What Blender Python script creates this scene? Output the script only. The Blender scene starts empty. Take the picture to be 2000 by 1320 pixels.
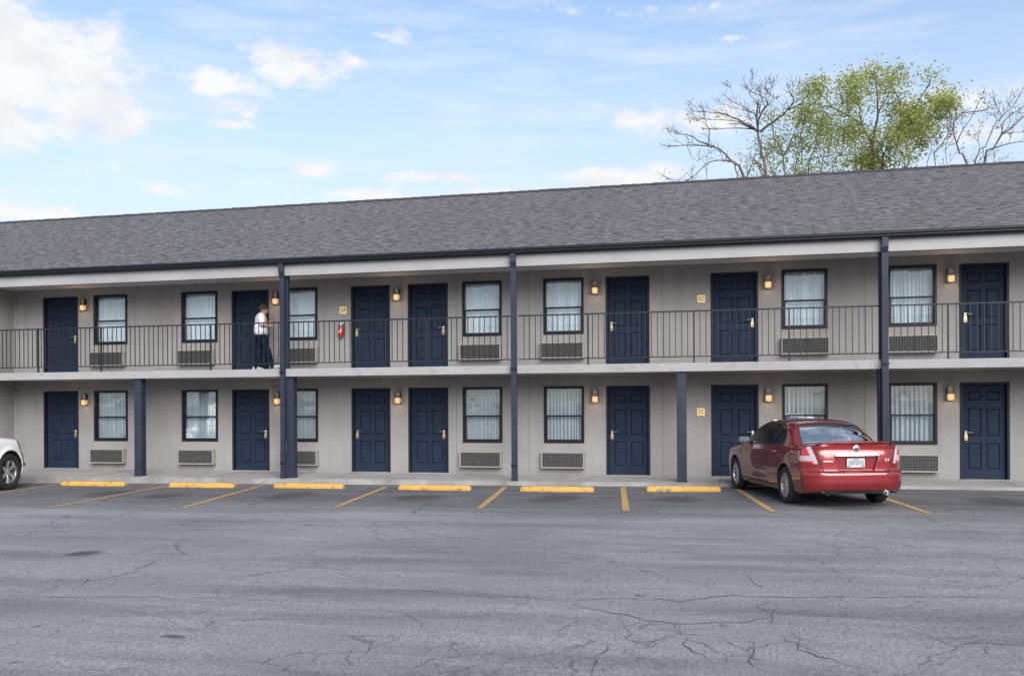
import bpy, math, random
import numpy as np
from mathutils import Vector, Matrix
random.seed(7)
RNG = np.random.default_rng(11)
scene = bpy.context.scene
COL = scene.collection
R = math.radians

# ---------------------------------------------------------------- helpers
def link(o, parent=None):
    COL.objects.link(o)
    if parent is not None:
        o.parent = parent
    return o

def tag(o, label=None, cat=None, group=None, kind=None):
    if label: o['label'] = label
    if cat: o['category'] = cat
    if group: o['group'] = group
    if kind: o['kind'] = kind
    return o

def thing(name, label, cat, loc=(0, 0, 0), rz=0.0, group=None):
    o = bpy.data.objects.new(name, None)
    o.empty_display_size = .2
    o.location = loc
    o.rotation_euler = (0, 0, rz)
    link(o)
    return tag(o, label, cat, group)

class MB:
    """collects shapes, then links them as one mesh object"""
    def __init__(s): s.v = []; s.f = []; s.m = []
    def add(s, verts, faces, mi=0):
        b = len(s.v); s.v += [tuple(p) for p in verts]
        for f in faces:
            s.f.append(tuple(b + i for i in f)); s.m.append(mi)
        return s
    def box(s, x0, x1, y0, y1, z0, z1, mi=0):
        v = [(x0,y0,z0),(x1,y0,z0),(x1,y1,z0),(x0,y1,z0),(x0,y0,z1),(x1,y0,z1),(x1,y1,z1),(x0,y1,z1)]
        return s.add(v, [(0,3,2,1),(4,5,6,7),(0,1,5,4),(1,2,6,5),(2,3,7,6),(3,0,4,7)], mi)
    def quad(s, a, b, c, d, mi=0): return s.add([a,b,c,d], [(0,1,2,3)], mi)
    def tube(s, pts, rad, n=8, mi=0, caps=True):
        pts = [Vector(p) for p in pts]
        if not hasattr(rad, '__len__'): rad = [rad]*len(pts)
        V = []; up = Vector((0.13, 0.31, 0.94))
        for i, p in enumerate(pts):
            a = pts[max(0, i-1)]; b = pts[min(len(pts)-1, i+1)]
            t = (b-a).normalized()
            u = t.cross(up)
            if u.length < .05: u = t.cross(Vector((1, 0, 0)))
            u.normalize(); w = t.cross(u)
            for k in range(n):
                an = 2*math.pi*k/n
                V.append(p + (u*math.cos(an) + w*math.sin(an))*rad[i])
        F = []
        for i in range(len(pts)-1):
            for k in range(n):
                k2 = (k+1) % n
                F.append((i*n+k, i*n+k2, (i+1)*n+k2, (i+1)*n+k))
        if caps:
            F.append(tuple(range(n))[::-1]); F.append(tuple((len(pts)-1)*n+k for k in range(n)))
        return s.add(V, F, mi)
    def lathe(s, prof, n=32, axis='y', mi=0, off=(0, 0, 0)):
        """prof: list of (radius, along axis)"""
        V = []
        for (r, a) in prof:
            for k in range(n):
                t = 2*math.pi*k/n
                c, q = r*math.cos(t), r*math.sin(t)
                p = (c, a, q) if axis == 'y' else ((a, c, q) if axis == 'x' else (c, q, a))
                V.append((p[0]+off[0], p[1]+off[1], p[2]+off[2]))
        F = []
        for i in range(len(prof)-1):
            for k in range(n):
                k2 = (k+1) % n
                F.append((i*n+k, (i+1)*n+k, (i+1)*n+k2, i*n+k2))
        return s.add(V, F, mi)
    def prism_y(s, poly, y0, y1, mi=0):
        """poly of (x,z) points, extruded along y"""
        n = len(poly)
        V = [(x, y0, z) for x, z in poly] + [(x, y1, z) for x, z in poly]
        F = [tuple(range(n)), tuple(range(n, 2*n))[::-1]]
        for i in range(n):
            j = (i+1) % n
            F.append((i, i+n, j+n, j))
        return s.add(V, F, mi)
    def prism_x(s, poly, x0, x1, mi=0):
        n = len(poly)
        V = [(x0, y, z) for y, z in poly] + [(x1, y, z) for y, z in poly]
        F = [tuple(range(n))[::-1], tuple(range(n, 2*n))]
        for i in range(n):
            j = (i+1) % n
            F.append((i, j, j+n, i+n))
        return s.add(V, F, mi)
    def build(s, name, mats, parent=None, smooth=False, bevel=0):
        me = bpy.data.meshes.new(name)
        me.from_pydata(s.v, [], s.f)
        if not isinstance(mats, (list, tuple)): mats = [mats]
        for m in mats: me.materials.append(m)
        if len(mats) > 1: me.polygons.foreach_set('material_index', s.m)
        if smooth: me.polygons.foreach_set('use_smooth', [True]*len(s.f))
        me.update()
        o = link(bpy.data.objects.new(name, me), parent)
        if bevel:
            b = o.modifiers.new('bevel', 'BEVEL'); b.width = bevel; b.segments = 2; b.limit_method = 'ANGLE'
        return o

def np_mesh(name, V, Q, mats, parent=None, smooth=True, midx=None, normals=None):
    me = bpy.data.meshes.new(name)
    k = Q.shape[1]
    me.vertices.add(len(V)); me.vertices.foreach_set('co', np.ascontiguousarray(V, np.float32).ravel())
    me.loops.add(Q.size); me.loops.foreach_set('vertex_index', np.ascontiguousarray(Q, np.int32).ravel())
    me.polygons.add(len(Q)); me.polygons.foreach_set('loop_start', np.arange(0, Q.size, k, dtype=np.int32))
    if not isinstance(mats, (list, tuple)): mats = [mats]
    for m in mats: me.materials.append(m)
    if midx is not None: me.polygons.foreach_set('material_index', np.ascontiguousarray(midx, np.int32))
    me.polygons.foreach_set('use_smooth', np.full(len(Q), smooth))
    me.update(calc_edges=True); me.validate()
    if normals is not None and len(me.vertices) == len(normals):
        me.normals_split_custom_set_from_vertices([tuple(n) for n in normals])
    return link(bpy.data.objects.new(name, me), parent)

def copy_tree(o, parent=None):
    c = o.copy(); COL.objects.link(c)
    if parent is not None: c.parent = parent
    for ch in list(o.children): copy_tree(ch, c)
    return c

# ---------------------------------------------------------------- materials
class NT:
    def __init__(s, m):
        m.use_nodes = True
        s.t = m.node_tree; s.t.nodes.clear()
    def n(s, typ, **kw):
        nd = s.t.nodes.new(typ)
        for k, v in kw.items():
            if k.startswith('i_'):
                nd.inputs[k[2:].replace('_', ' ')].default_value = v
            else: setattr(nd, k, v)
        return nd
    def l(s, a, b): s.t.links.new(a, b)
    def math(s, op, a, b=None, clamp=False):
        nd = s.n('ShaderNodeMath', operation=op, use_clamp=clamp)
        for i, x in enumerate((a, b)):
            if x is None: continue
            if hasattr(x, 'is_output'): s.l(x, nd.inputs[i])
            else: nd.inputs[i].default_value = x
        return nd.outputs[0]
    def mix(s, f, a, b, blend='MIX'):
        nd = s.n('ShaderNodeMix', data_type='RGBA', blend_type=blend)
        for sock, x in ((nd.inputs[0], f), (nd.inputs[6], a), (nd.inputs[7], b)):
            if hasattr(x, 'is_output'): s.l(x, sock)
            else: sock.default_value = x if not (isinstance(x, tuple) and len(x) == 3) else (*x, 1)
        return nd.outputs[2]
    def noise(s, vec, scale, detail=4, rough=.55, dist=0):
        nd = s.n('ShaderNodeTexNoise'); nd.inputs['Scale'].default_value = scale
        nd.inputs['Detail'].default_value = detail; nd.inputs['Roughness'].default_value = rough
        nd.inputs['Distortion'].default_value = dist
        if vec is not None: s.l(vec, nd.inputs['Vector'])
        return nd.outputs['Fac']
    def mapping(s, vec, sc=(1, 1, 1), loc=(0, 0, 0)):
        nd = s.n('ShaderNodeMapping'); nd.inputs['Scale'].default_value = sc; nd.inputs['Location'].default_value = loc
        s.l(vec, nd.inputs['Vector']); return nd.outputs[0]
    def ramp(s, f, stops):
        nd = s.n('ShaderNodeValToRGB'); cr = nd.color_ramp
        while len(cr.elements) < len(stops): cr.elements.new(.5)
        for e, (p, c) in zip(cr.elements, stops):
            e.position = p; e.color = (*c, 1) if len(c) == 3 else c
        s.l(f, nd.inputs[0]); return nd.outputs[0]
    def rng(s, f, a, b, c=0., d=1.):
        nd = s.n('ShaderNodeMapRange'); nd.inputs[1].default_value = a; nd.inputs[2].default_value = b
        nd.inputs[3].default_value = c; nd.inputs[4].default_value = d
        s.l(f, nd.inputs[0]); return nd.outputs[0]
    def bump(s, h, strength=.3, dist=.01):
        nd = s.n('ShaderNodeBump'); nd.inputs['Strength'].default_value = strength; nd.inputs['Distance'].default_value = dist
        s.l(h, nd.inputs['Height']); return nd.outputs[0]

def g3(v, t=(1, 1, 1)): return (v*t[0], v*t[1], v*t[2])
M = {}
def mat(name, col, rough=.6, metal=0., var=.12, scale=6., coat=0., bump=0., bscale=60., spec=.5, coord='Object'):
    m = bpy.data.materials.new(name); t = NT(m)
    out = t.n('ShaderNodeOutputMaterial'); b = t.n('ShaderNodeBsdfPrincipled')
    tc = t.n('ShaderNodeTexCoord').outputs[coord]
    n1 = t.noise(tc, scale, 5, .6)
    lo = tuple(c*(1-var) for c in col); hi = tuple(min(1, c*(1+var)) for c in col)
    c = t.ramp(n1, [(.3, lo), (.7, hi)])
    t.l(c, b.inputs['Base Color'])
    b.inputs['Roughness'].default_value = rough; b.inputs['Metallic'].default_value = metal
    b.inputs['Coat Weight'].default_value = coat; b.inputs['Coat Roughness'].default_value = .03
    b.inputs['Specular IOR Level'].default_value = spec
    if bump:
        t.l(t.bump(t.noise(tc, bscale, 3), bump, .01), b.inputs['Normal'])
    t.l(b.outputs[0], out.inputs[0])
    M[name] = m
    return m

NAVY = (.022, .030, .062)
mat('door_paint', (.0145, .0220, .041), .6, var=.14, scale=3, bump=.05, bscale=90, spec=.10)
mat('frame_paint', (.009, .012, .021), .5, var=.15, spec=.2)
mat('gutter_paint', (.008, .0095, .0145), .45, var=.15, scale=2, spec=.25)
mat('post_paint', (.020, .0245, .041), .5, var=.2, scale=3, spec=.3)
mat('rail_paint', (.011, .012, .017), .5, var=.2, spec=.3)
mat('beam_paint', (.255, .252, .252), .6, var=.09, scale=1.1, bump=.03)
mat('soffit_paint', (.50, .47, .455), .8, var=.06, scale=2)
mat('window_black', (.007, .008, .012), .45, var=.2, spec=.25)
mat('brass', (.55, .43, .25), .35, metal=.75, var=.15, scale=20)
mat('steel', (.62, .61, .60), .28, metal=1., var=.08, scale=20)
mat('bronze', (.055, .045, .038), .42, metal=.3, var=.2, scale=20)
mat('bronze_light', (.20, .185, .17), .55, metal=.1, var=.15, scale=20)
mat('ac_case', (.24, .23, .205), .5, var=.12, scale=8)
mat('ac_slat', (.075, .075, .074), .5, var=.25, scale=14)
mat('ac_dark', (.012, .012, .013), .8, var=.2)
mat('sign_face', (.82, .62, .30), .5, var=.18, scale=22)
mat('sign_mark', (.02, .015, .015), .6, var=.1)
mat('ext_red', (.42, .012, .022), .3, var=.1, coat=.5)
mat('ext_label', (.75, .73, .70), .5, var=.05)
mat('ext_blue', (.33, .50, .56), .4, var=.15, scale=20)
mat('rubber', (.014, .014, .015), .75, var=.25, scale=20, bump=.1)
mat('alloy', (.60, .60, .61), .25, metal=.9, var=.06, scale=9)
mat('dark_plastic', (.012, .012, .013), .5, var=.2)
mat('under_dark', (.010, .010, .011), .9, var=.2)
mat('seat_cloth', (.11, .105, .10), .9, var=.2)
mat('mirror_face', (.30, .36, .42), .12, metal=1., var=.03)
mat('paper', (.78, .78, .76), .8, var=.04)
mat('chrome', (.86, .87, .88), .08, metal=1., var=.03)
mat('plate', (.40, .42, .43), .45, var=.05)
mat('plate_mark', (.06, .09, .11), .5, var=.1)
mat('white_mark', (.80, .76, .76), .4, var=.03)
mat('lens_red', (.40, .012, .022), .12, var=.2, scale=30, coat=1)
mat('lens_clear', (.46, .40, .41), .12, metal=.25, var=.15, scale=25, coat=1)
mat('lens_amber', (.42, .17, .035), .15, var=.3, scale=25, coat=1)
mat('hoodpaint_dark', (.02, .02, .02), .5)
mat('white_paint', (.66, .67, .68), .3, var=.03, coat=.8)
mat('skin', (.30, .165, .11), .55, var=.08, scale=12)
mat('shirt_white', (.50, .50, .53), .85, var=.07, scale=9, bump=.25, bscale=16)
mat('denim', (.005, .011, .026), .95, spec=.15, var=.4, scale=7, bump=.2, bscale=18)
mat('cap_brown', (.030, .022, .015), .9, var=.3, scale=30)
mat('shoe_white', (.36, .36, .37), .6, var=.06)
mat('bark', (.10, .085, .070), .9, var=.35, scale=3, bump=.4, bscale=20)
mat('bark_pale', (.15, .12, .09), .9, var=.35, scale=3, bump=.4, bscale=20)
mat('bark_red', (.10, .068, .066), .9, var=.3, scale=3)

def leaf_mat(name, a, b, c):
    m = bpy.data.materials.new(name); t = NT(m)
    out = t.n('ShaderNodeOutputMaterial')
    tc = t.n('ShaderNodeTexCoord').outputs['Object']
    col = t.ramp(t.noise(tc, 1.1, 4, .7), [(.25, a), (.5, b), (.75, c)])
    d = t.n('ShaderNodeBsdfPrincipled'); t.l(col, d.inputs['Base Color']); d.inputs['Roughness'].default_value = .6
    tr = t.n('ShaderNodeBsdfTranslucent'); t.l(col, tr.inputs[0])
    mx = t.n('ShaderNodeMixShader'); mx.inputs[0].default_value = .5
    t.l(d.outputs[0], mx.inputs[1]); t.l(tr.outputs[0], mx.inputs[2]); t.l(mx.outputs[0], out.inputs[0])
    M[name] = m
leaf_mat('leaf_yellow', (.21, .27, .065), (.34, .37, .095), (.46, .44, .13))
leaf_mat('leaf_green', (.21, .26, .07), (.31, .35, .10), (.42, .43, .14))
leaf_mat('leaf_pale', (.17, .18, .07), (.24, .26, .10), (.32, .31, .14))

def car_paint(name, col, fleck):
    m = bpy.data.materials.new(name); t = NT(m)
    out = t.n('ShaderNodeOutputMaterial'); b = t.n('ShaderNodeBsdfPrincipled')
    tc = t.n('ShaderNodeTexCoord').outputs['Object']
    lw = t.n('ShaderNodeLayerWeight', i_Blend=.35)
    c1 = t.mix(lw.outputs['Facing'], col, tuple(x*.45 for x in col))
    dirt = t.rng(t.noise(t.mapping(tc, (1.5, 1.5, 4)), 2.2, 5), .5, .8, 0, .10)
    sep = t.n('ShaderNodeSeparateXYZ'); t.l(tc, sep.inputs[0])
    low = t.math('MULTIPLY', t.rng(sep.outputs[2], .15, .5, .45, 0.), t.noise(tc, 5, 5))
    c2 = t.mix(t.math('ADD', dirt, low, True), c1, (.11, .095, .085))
    t.l(c2, b.inputs['Base Color'])
    b.inputs['Metallic'].default_value = fleck; b.inputs['Roughness'].default_value = .24
    b.inputs['Coat Weight'].default_value = 1.; b.inputs['Coat Roughness'].default_value = .035
    t.l(b.outputs[0], out.inputs[0]); M[name] = m
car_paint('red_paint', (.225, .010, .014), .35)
car_paint('suv_paint', (.86, .87, .88), 0.)

def glass_mat(name, tint, refl, rough=.0, wob=0.):
    m = bpy.data.materials.new(name); t = NT(m)
    out = t.n('ShaderNodeOutputMaterial')
    tr = t.n('ShaderNodeBsdfTransparent'); tr.inputs[0].default_value = (*tint, 1)
    gl = t.n('ShaderNodeBsdfGlossy'); gl.inputs['Roughness'].default_value = rough; gl.inputs[0].default_value = (.95, .97, 1, 1)
    tc = t.n('ShaderNodeTexCoord').outputs['Object']
    if wob:
        t.l(t.bump(t.noise(tc, 1.6, 2), wob, .05), gl.inputs['Normal'])
    fr = t.n('ShaderNodeFresnel', i_IOR=1.5)
    smear = t.math('MULTIPLY', t.noise(tc, 2.3, 5), .05)
    f = t.math('ADD', t.math('MULTIPLY', fr.outputs[0], 1.3), refl)
    f = t.math('ADD', f, smear, True)
    mx = t.n('ShaderNodeMixShader'); t.l(f, mx.inputs[0])
    t.l(tr.outputs[0], mx.inputs[1]); t.l(gl.outputs[0], mx.inputs[2]); t.l(mx.outputs[0], out.inputs[0])
    M[name] = m
glass_mat('pane_glass', (.93, .97, .97), .06, wob=.12)
glass_mat('car_glass', (.42, .52, .50), .10)
glass_mat('rear_glass', (.50, .60, .62), .5)

def emit_mat(name, col, s):
    m = bpy.data.materials.new(name); t = NT(m)
    out = t.n('ShaderNodeOutputMaterial'); e = t.n('ShaderNodeEmission')
    tc = t.n('ShaderNodeTexCoord').outputs['Generated']
    # the bulb stands behind the middle of the frosted lens
    dist = t.n('ShaderNodeVectorMath', operation='DISTANCE'); t.l(tc, dist.inputs[0]); dist.inputs[1].default_value = (.5, .3, .5)
    k = t.rng(dist.outputs['Value'], .1, .75, 1.25, .55)
    e.inputs[0].default_value = (*col, 1); t.l(t.math('MULTIPLY', k, s), e.inputs[1])
    t.l(e.outputs[0], out.inputs[0]); M[name] = m
emit_mat('lamp_lens', (1., .62, .30), .40)

def stucco():
    m = bpy.data.materials.new('stucco'); t = NT(m)
    out = t.n('ShaderNodeOutputMaterial'); b = t.n('ShaderNodeBsdfPrincipled')
    tc = t.n('ShaderNodeTexCoord').outputs['Object']
    base = t.ramp(t.noise(tc, .9, 6, .65), [(.3, (.226, .217, .211)), (.7, (.275, .265, .259))])
    fine = t.ramp(t.noise(tc, 38, 3, .7), [(.35, (.80, .80, .80)), (.65, (1.13, 1.13, 1.13))])
    c = t.mix(1., base, fine, 'MULTIPLY')
    streak = t.rng(t.noise(t.mapping(tc, (3.2, 1, .22)), 1.6, 5, .6), .50, .76, 0, .45)
    c = t.mix(streak, c, (.175, .166, .160))
    sep = t.n('ShaderNodeSeparateXYZ'); t.l(tc, sep.inputs[0])
    # splashed dirt just above the two walkways
    zz = t.math('ADD', sep.outputs[2], t.math('MULTIPLY', t.noise(tc, 2.5, 5), .5))
    d1 = t.rng(zz, .25, .75, .38, 0.)
    d2 = t.math('MULTIPLY', t.math('GREATER_THAN', sep.outputs[2], 2.6), t.rng(zz, 2.85, 3.3, .35, 0.))
    c = t.mix(t.math('MAXIMUM', d1, d2), c, (.15, .143, .136))
    t.l(c, b.inputs['Base Color']); b.inputs['Roughness'].default_value = .9
    b.inputs['Specular IOR Level'].default_value = .2
    h = t.noise(tc, 55, 4, .75)
    t.l(t.bump(h, .55, .012), b.inputs['Normal'])
    t.l(b.outputs[0], out.inputs[0]); M['stucco'] = m
stucco()

def concrete(name, a, bcol):
    m = bpy.data.materials.new(name); t = NT(m)
    out = t.n('ShaderNodeOutputMaterial'); b = t.n('ShaderNodeBsdfPrincipled')
    tc = t.n('ShaderNodeTexCoord').outputs['Object']
    c = t.ramp(t.noise(tc, 1.4, 8, .7), [(.3, a), (.7, bcol)])
    st = t.rng(t.noise(t.mapping(tc, (1, 1, 2.)), 4.5, 6, .7), .55, .72, 0, .55)
    c = t.mix(st, c, tuple(x*.45 for x in a))
    t.l(c, b.inputs['Base Color']); b.inputs['Roughness'].default_value = .88
    t.l(t.bump(t.noise(tc, 40, 5, .7), .5, .01), b.inputs['Normal'])
    t.l(b.outputs[0], out.inputs[0]); M[name] = m
concrete('walk_concrete', (.19, .187, .183), (.28, .275, .268))
concrete('kerb_concrete', (.13, .125, .118), (.27, .26, .245))
concrete('slab_paint', (.235, .232, .232), (.285, .281, .281))

def yellow(name, col, worn, lo, hi, sc):
    m = bpy.data.materials.new(name); t = NT(m)
    out = t.n('ShaderNodeOutputMaterial'); b = t.n('ShaderNodeBsdfPrincipled')
    tc = t.n('ShaderNodeNewGeometry').outputs['Position']
    c = t.ramp(t.noise(tc, 3, 5), [(.3, tuple(x*.82 for x in col)), (.7, col)])
    w = t.rng(t.noise(tc, sc, 8, .72), lo, hi)
    c = t.mix(w, c, worn)
    t.l(c, b.inputs['Base Color']); b.inputs['Roughness'].default_value = .75
    t.l(t.bump(t.noise(tc, 45, 4, .7), .5, .008), b.inputs['Normal'])
    t.l(b.outputs[0], out.inputs[0]); M[name] = m
yellow('stop_yellow', (.47, .272, .058), (.13, .10, .07), .54, .64, 6)
yellow('line_yellow', (.47, .285, .085), (.15, .125, .10), .43, .64, 11)

def roof_mat():
    m = bpy.data.materials.new('shingles'); t = NT(m)
    out = t.n('ShaderNodeOutputMaterial'); b = t.n('ShaderNodeBsdfPrincipled')
    tc = t.n('ShaderNodeTexCoord').outputs['Object']
    sep = t.n('ShaderNodeSeparateXYZ'); t.l(tc, sep.inputs[0])
    v = t.math('MULTIPLY', sep.outputs[2], 2.43)
    wob = t.math('MULTIPLY', t.math('SUBTRACT', t.noise(t.mapping(tc, (1.3, 1, 2.0)), 1.7, 3, .6), .5), .16)
    cmb = t.n('ShaderNodeCombineXYZ'); t.l(sep.outputs[0], cmb.inputs[0]); t.l(t.math('ADD', v, wob), cmb.inputs[1])
    br = t.n('ShaderNodeTexBrick'); t.l(cmb.outputs[0], br.inputs['Vector'])
    br.offset_frequency = 2; br.offset = .37; br.squash = 1.
    br.inputs['Color1'].default_value = (.075, .073, .077, 1); br.inputs['Color2'].default_value = (.14, .136, .14, 1)
    br.inputs['Mortar'].default_value = (.055, .053, .056, 1)
    br.inputs['Scale'].default_value = 1.; br.inputs['Mortar Size'].default_value = .016; br.inputs['Mortar Smooth'].default_value = .4
    br.inputs['Brick Width'].default_value = .31; br.inputs['Row Height'].default_value = .135
    c = t.mix(.68, br.outputs['Color'], t.ramp(t.noise(t.mapping(cmb.outputs[0], (1.6, 7.4, 1)), 2.7, 2, .6, .35), [(.39, (.020, .019, .0195)), (.62, (.165, .158, .160))]))
    blot = t.ramp(t.noise(tc, .35, 5, .6), [(.3, (.93, .93, .935)), (.7, (1.06, 1.055, 1.06))])
    c = t.mix(1., c, blot, 'MULTIPLY')
    gr = t.ramp(t.noise(tc, 60, 2, .8), [(.3, (.75, .75, .75)), (.7, (1.25, 1.25, 1.25))])
    c = t.mix(1., c, gr, 'MULTIPLY')
    t.l(c, b.inputs['Base Color']); b.inputs['Roughness'].default_value = .92
    b.inputs['Specular IOR Level'].default_value = .25
    saw = t.math('FRACT', t.math('DIVIDE', t.math('ADD', v, wob), .135))
    t.l(t.bump(t.math('ADD', t.math('MULTIPLY', saw, -1.), t.math('MULTIPLY', br.outputs['Fac'], -.6)), .7, .02), b.inputs['Normal'])
    t.l(b.outputs[0], out.inputs[0]); M['shingles'] = m
roof_mat()

def asphalt():
    m = bpy.data.materials.new('asphalt'); t = NT(m)
    out = t.n('ShaderNodeOutputMaterial'); b = t.n('ShaderNodeBsdfPrincipled')
    tc = t.n('ShaderNodeTexCoord').outputs['Object']
    sep = t.n('ShaderNodeSeparateXYZ'); t.l(tc, sep.inputs[0])
    big = t.noise(tc, .22, 6, .6)
    c = t.ramp(big, [(.30, (.162, .159, .164)), (.70, (.232, .228, .234))])
    # tyre-worn and streaked bands along the building
    band = t.noise(t.mapping(tc, (.16, 1.0, 1)), 1.0, 8, .70)
    c = t.mix(t.rng(band, .45, .66, 0, .72), c, (.095, .093, .098))
    band2 = t.noise(t.mapping(tc, (.16, 1.0, 1), (9, 4, 0)), 2.2, 7, .68)
    c = t.mix(t.rng(band2, .50, .72, 0, .42), c, (.32, .314, .323))
    # newer, darker surface in the stalls beside the walkway
    yy = t.math('ADD', sep.outputs[1], t.math('MULTIPLY', t.math('SUBTRACT', t.noise(t.mapping(tc, (.25, 1, 1)), .9, 5), .5), 3.2))
    stall = t.rng(yy, -7.4, -5.0, 0, .80)
    c = t.mix(stall, c, t.ramp(t.noise(t.mapping(tc, (.4, 1, 1)), 1.7, 6, .7), [(.3, (.042, .042, .047)), (.72, (.115, .113, .121))]))
    # loose fine cracking in worn patches
    wv = t.n('ShaderNodeVectorMath', operation='MULTIPLY_ADD'); wn = t.n('ShaderNodeTexNoise'); wn.inputs['Scale'].default_value = 2.2; wn.inputs['Detail'].default_value = 4
    t.l(tc, wn.inputs['Vector']); t.l(wn.outputs['Color'], wv.inputs[0]); wv.inputs[1].default_value = (.55, .55, 0); t.l(tc, wv.inputs[2])
    vo = t.n('ShaderNodeTexVoronoi', feature='DISTANCE_TO_EDGE'); vo.inputs['Scale'].default_value = 2.1; t.l(wv.outputs[0], vo.inputs['Vector'])
    vo2 = t.n('ShaderNodeTexVoronoi', feature='DISTANCE_TO_EDGE'); vo2.inputs['Scale'].default_value = .42; t.l(wv.outputs[0], vo2.inputs['Vector'])
    worn = t.rng(t.noise(tc, .38, 3, .5), .56, .66)
    def spot(x, y, rx, ry, soft=1.):
        q = t.math('ADD', t.math('POWER', t.math('DIVIDE', t.math('SUBTRACT', sep.outputs[0], x), rx), 2.), t.math('POWER', t.math('DIVIDE', t.math('SUBTRACT', sep.outputs[1], y), ry), 2.))
        return t.rng(t.math('ADD', q, t.math('MULTIPLY', t.math('SUBTRACT', t.noise(tc, 3., 6, .65), .5), 1.6)), .3, 1.2*soft, 1., 0.)
    worn = t.math('MAXIMUM', worn, t.math('MAXIMUM', spot(-2.6, -15.2, .55, .5), t.math('MAXIMUM', spot(-.2, -14.6, 1.0, .6), spot(-6.3, -13.1, .7, .35))))
    ck = t.math('MULTIPLY', t.rng(vo.outputs['Distance'], .006, .028, .58, 0.), worn)
    ck = t.math('MAXIMUM', ck, t.math('MULTIPLY', t.rng(vo2.outputs['Distance'], .0015, .0065, .55, 0.), t.rng(t.noise(tc, .5, 4), .42, .56)))
    c = t.mix(ck, c, (.045, .043, .044))
    # oil drips and tyre scuffs
    st = t.math('MAXIMUM', t.math('MULTIPLY', spot(-7.86, -11.57, .26, .24), .8), t.math('MULTIPLY', spot(-4.26, -15.13, .12, .05), .75))
    for (ox, oy, orx, ory) in ((-13.0, -4.0, .5, .7), (-8.7, -4.3, .45, .8), (-5.9, -4.5, .5, .6), (-3.2, -4.2, .45, .8), (-.9, -4.3, .4, .6), (1.9, -5.3, .5, .4), (4.6, -3.9, .5, .7), (-11.4, -4.6, .4, .5)):
        st = t.math('MAXIMUM', st, t.math('MULTIPLY', spot(ox, oy, orx, ory, 1.3), .6))
    c = t.mix(st, c, (.028, .027, .029))
    # grit
    g1 = t.ramp(t.noise(tc, 42, 3, .8), [(.34, (.55, .55, .55)), (.66, (1.45, 1.45, 1.45))])
    c = t.mix(1., c, g1, 'MULTIPLY')
    g2 = t.ramp(t.noise(tc, 120, 2, .8), [(.3, (.7, .7, .7)), (.7, (1.3, 1.3, 1.3))])
    c = t.mix(1., c, g2, 'MULTIPLY')
    spots = t.rng(t.noise(tc, 3.1, 3, .5), .70, .76, 0, .5)
    c = t.mix(spots, c, (.035, .034, .036))
    rust = t.rng(t.noise(tc, 1.3, 4, .6), .66, .80, 0, .25)
    c = t.mix(rust, c, (.20, .16, .14))
    t.l(c, b.inputs['Base Color']); b.inputs['Roughness'].default_value = .85
    b.inputs['Specular IOR Level'].default_value = .3
    t.l(t.bump(t.noise(tc, 75, 4, .8), .55, .012), b.inputs['Normal'])
    t.l(b.outputs[0], out.inputs[0]); M['asphalt'] = m
asphalt()
mat('crack_dark', (.068, .065, .066), .95, var=.35, scale=12)
mat('stain_dark', (.040, .038, .040), .9, var=.35, scale=8)

def curtain_mat(name, lo, hi):
    m = bpy.data.materials.new(name); t = NT(m)
    out = t.n('ShaderNodeOutputMaterial')
    tc = t.n('ShaderNodeTexCoord').outputs['Object']
    col = t.ramp(t.noise(t.mapping(tc, (6, 1, .5)), 2.5, 4), [(.3, lo), (.7, hi)])
    d = t.n('ShaderNodeBsdfDiffuse'); t.l(col, d.inputs[0])
    tr = t.n('ShaderNodeBsdfTranslucent'); t.l(col, tr.inputs[0])
    mx = t.n('ShaderNodeMixShader'); mx.inputs[0].default_value = .10
    t.l(d.outputs[0], mx.inputs[1]); t.l(tr.outputs[0], mx.inputs[2]); t.l(mx.outputs[0], out.inputs[0]); M[name] = m
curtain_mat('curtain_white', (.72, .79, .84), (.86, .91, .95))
curtain_mat('curtain_dimmed', (.48, .54, .57), (.64, .70, .73))  # ground-floor copy, colour darkened to imitate the dimmer reflections in those panes

# ---------------------------------------------------------------- ground
def gz(x): return float(np.interp(x, [-60, -18, -11, -5, 1, 6, 40], [-.16, -.10, -.02, .03, .08, .09, .12]))
gx = [-900, -300, -120, -60, -40, -30, -24, -18, -14.5, -11, -8, -5, -2, 1, 3.5, 6, 10, 20, 40, 120, 300, 900]
gy = [-900, -300, -120, -60, -30, -10, -1.72, 1.0, 20, 60, 200, 900]
b = MB()
V = [(x, y, gz(x)) for y in gy for x in gx]; nx = len(gx)
F = [(j*nx+i, j*nx+i+1, (j+1)*nx+i+1, (j+1)*nx+i) for j in range(len(gy)-1) for i in range(nx-1)]
b.add(V, F)
ground = b.build('parking_lot', M['asphalt']); tag(ground, kind='structure')

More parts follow.
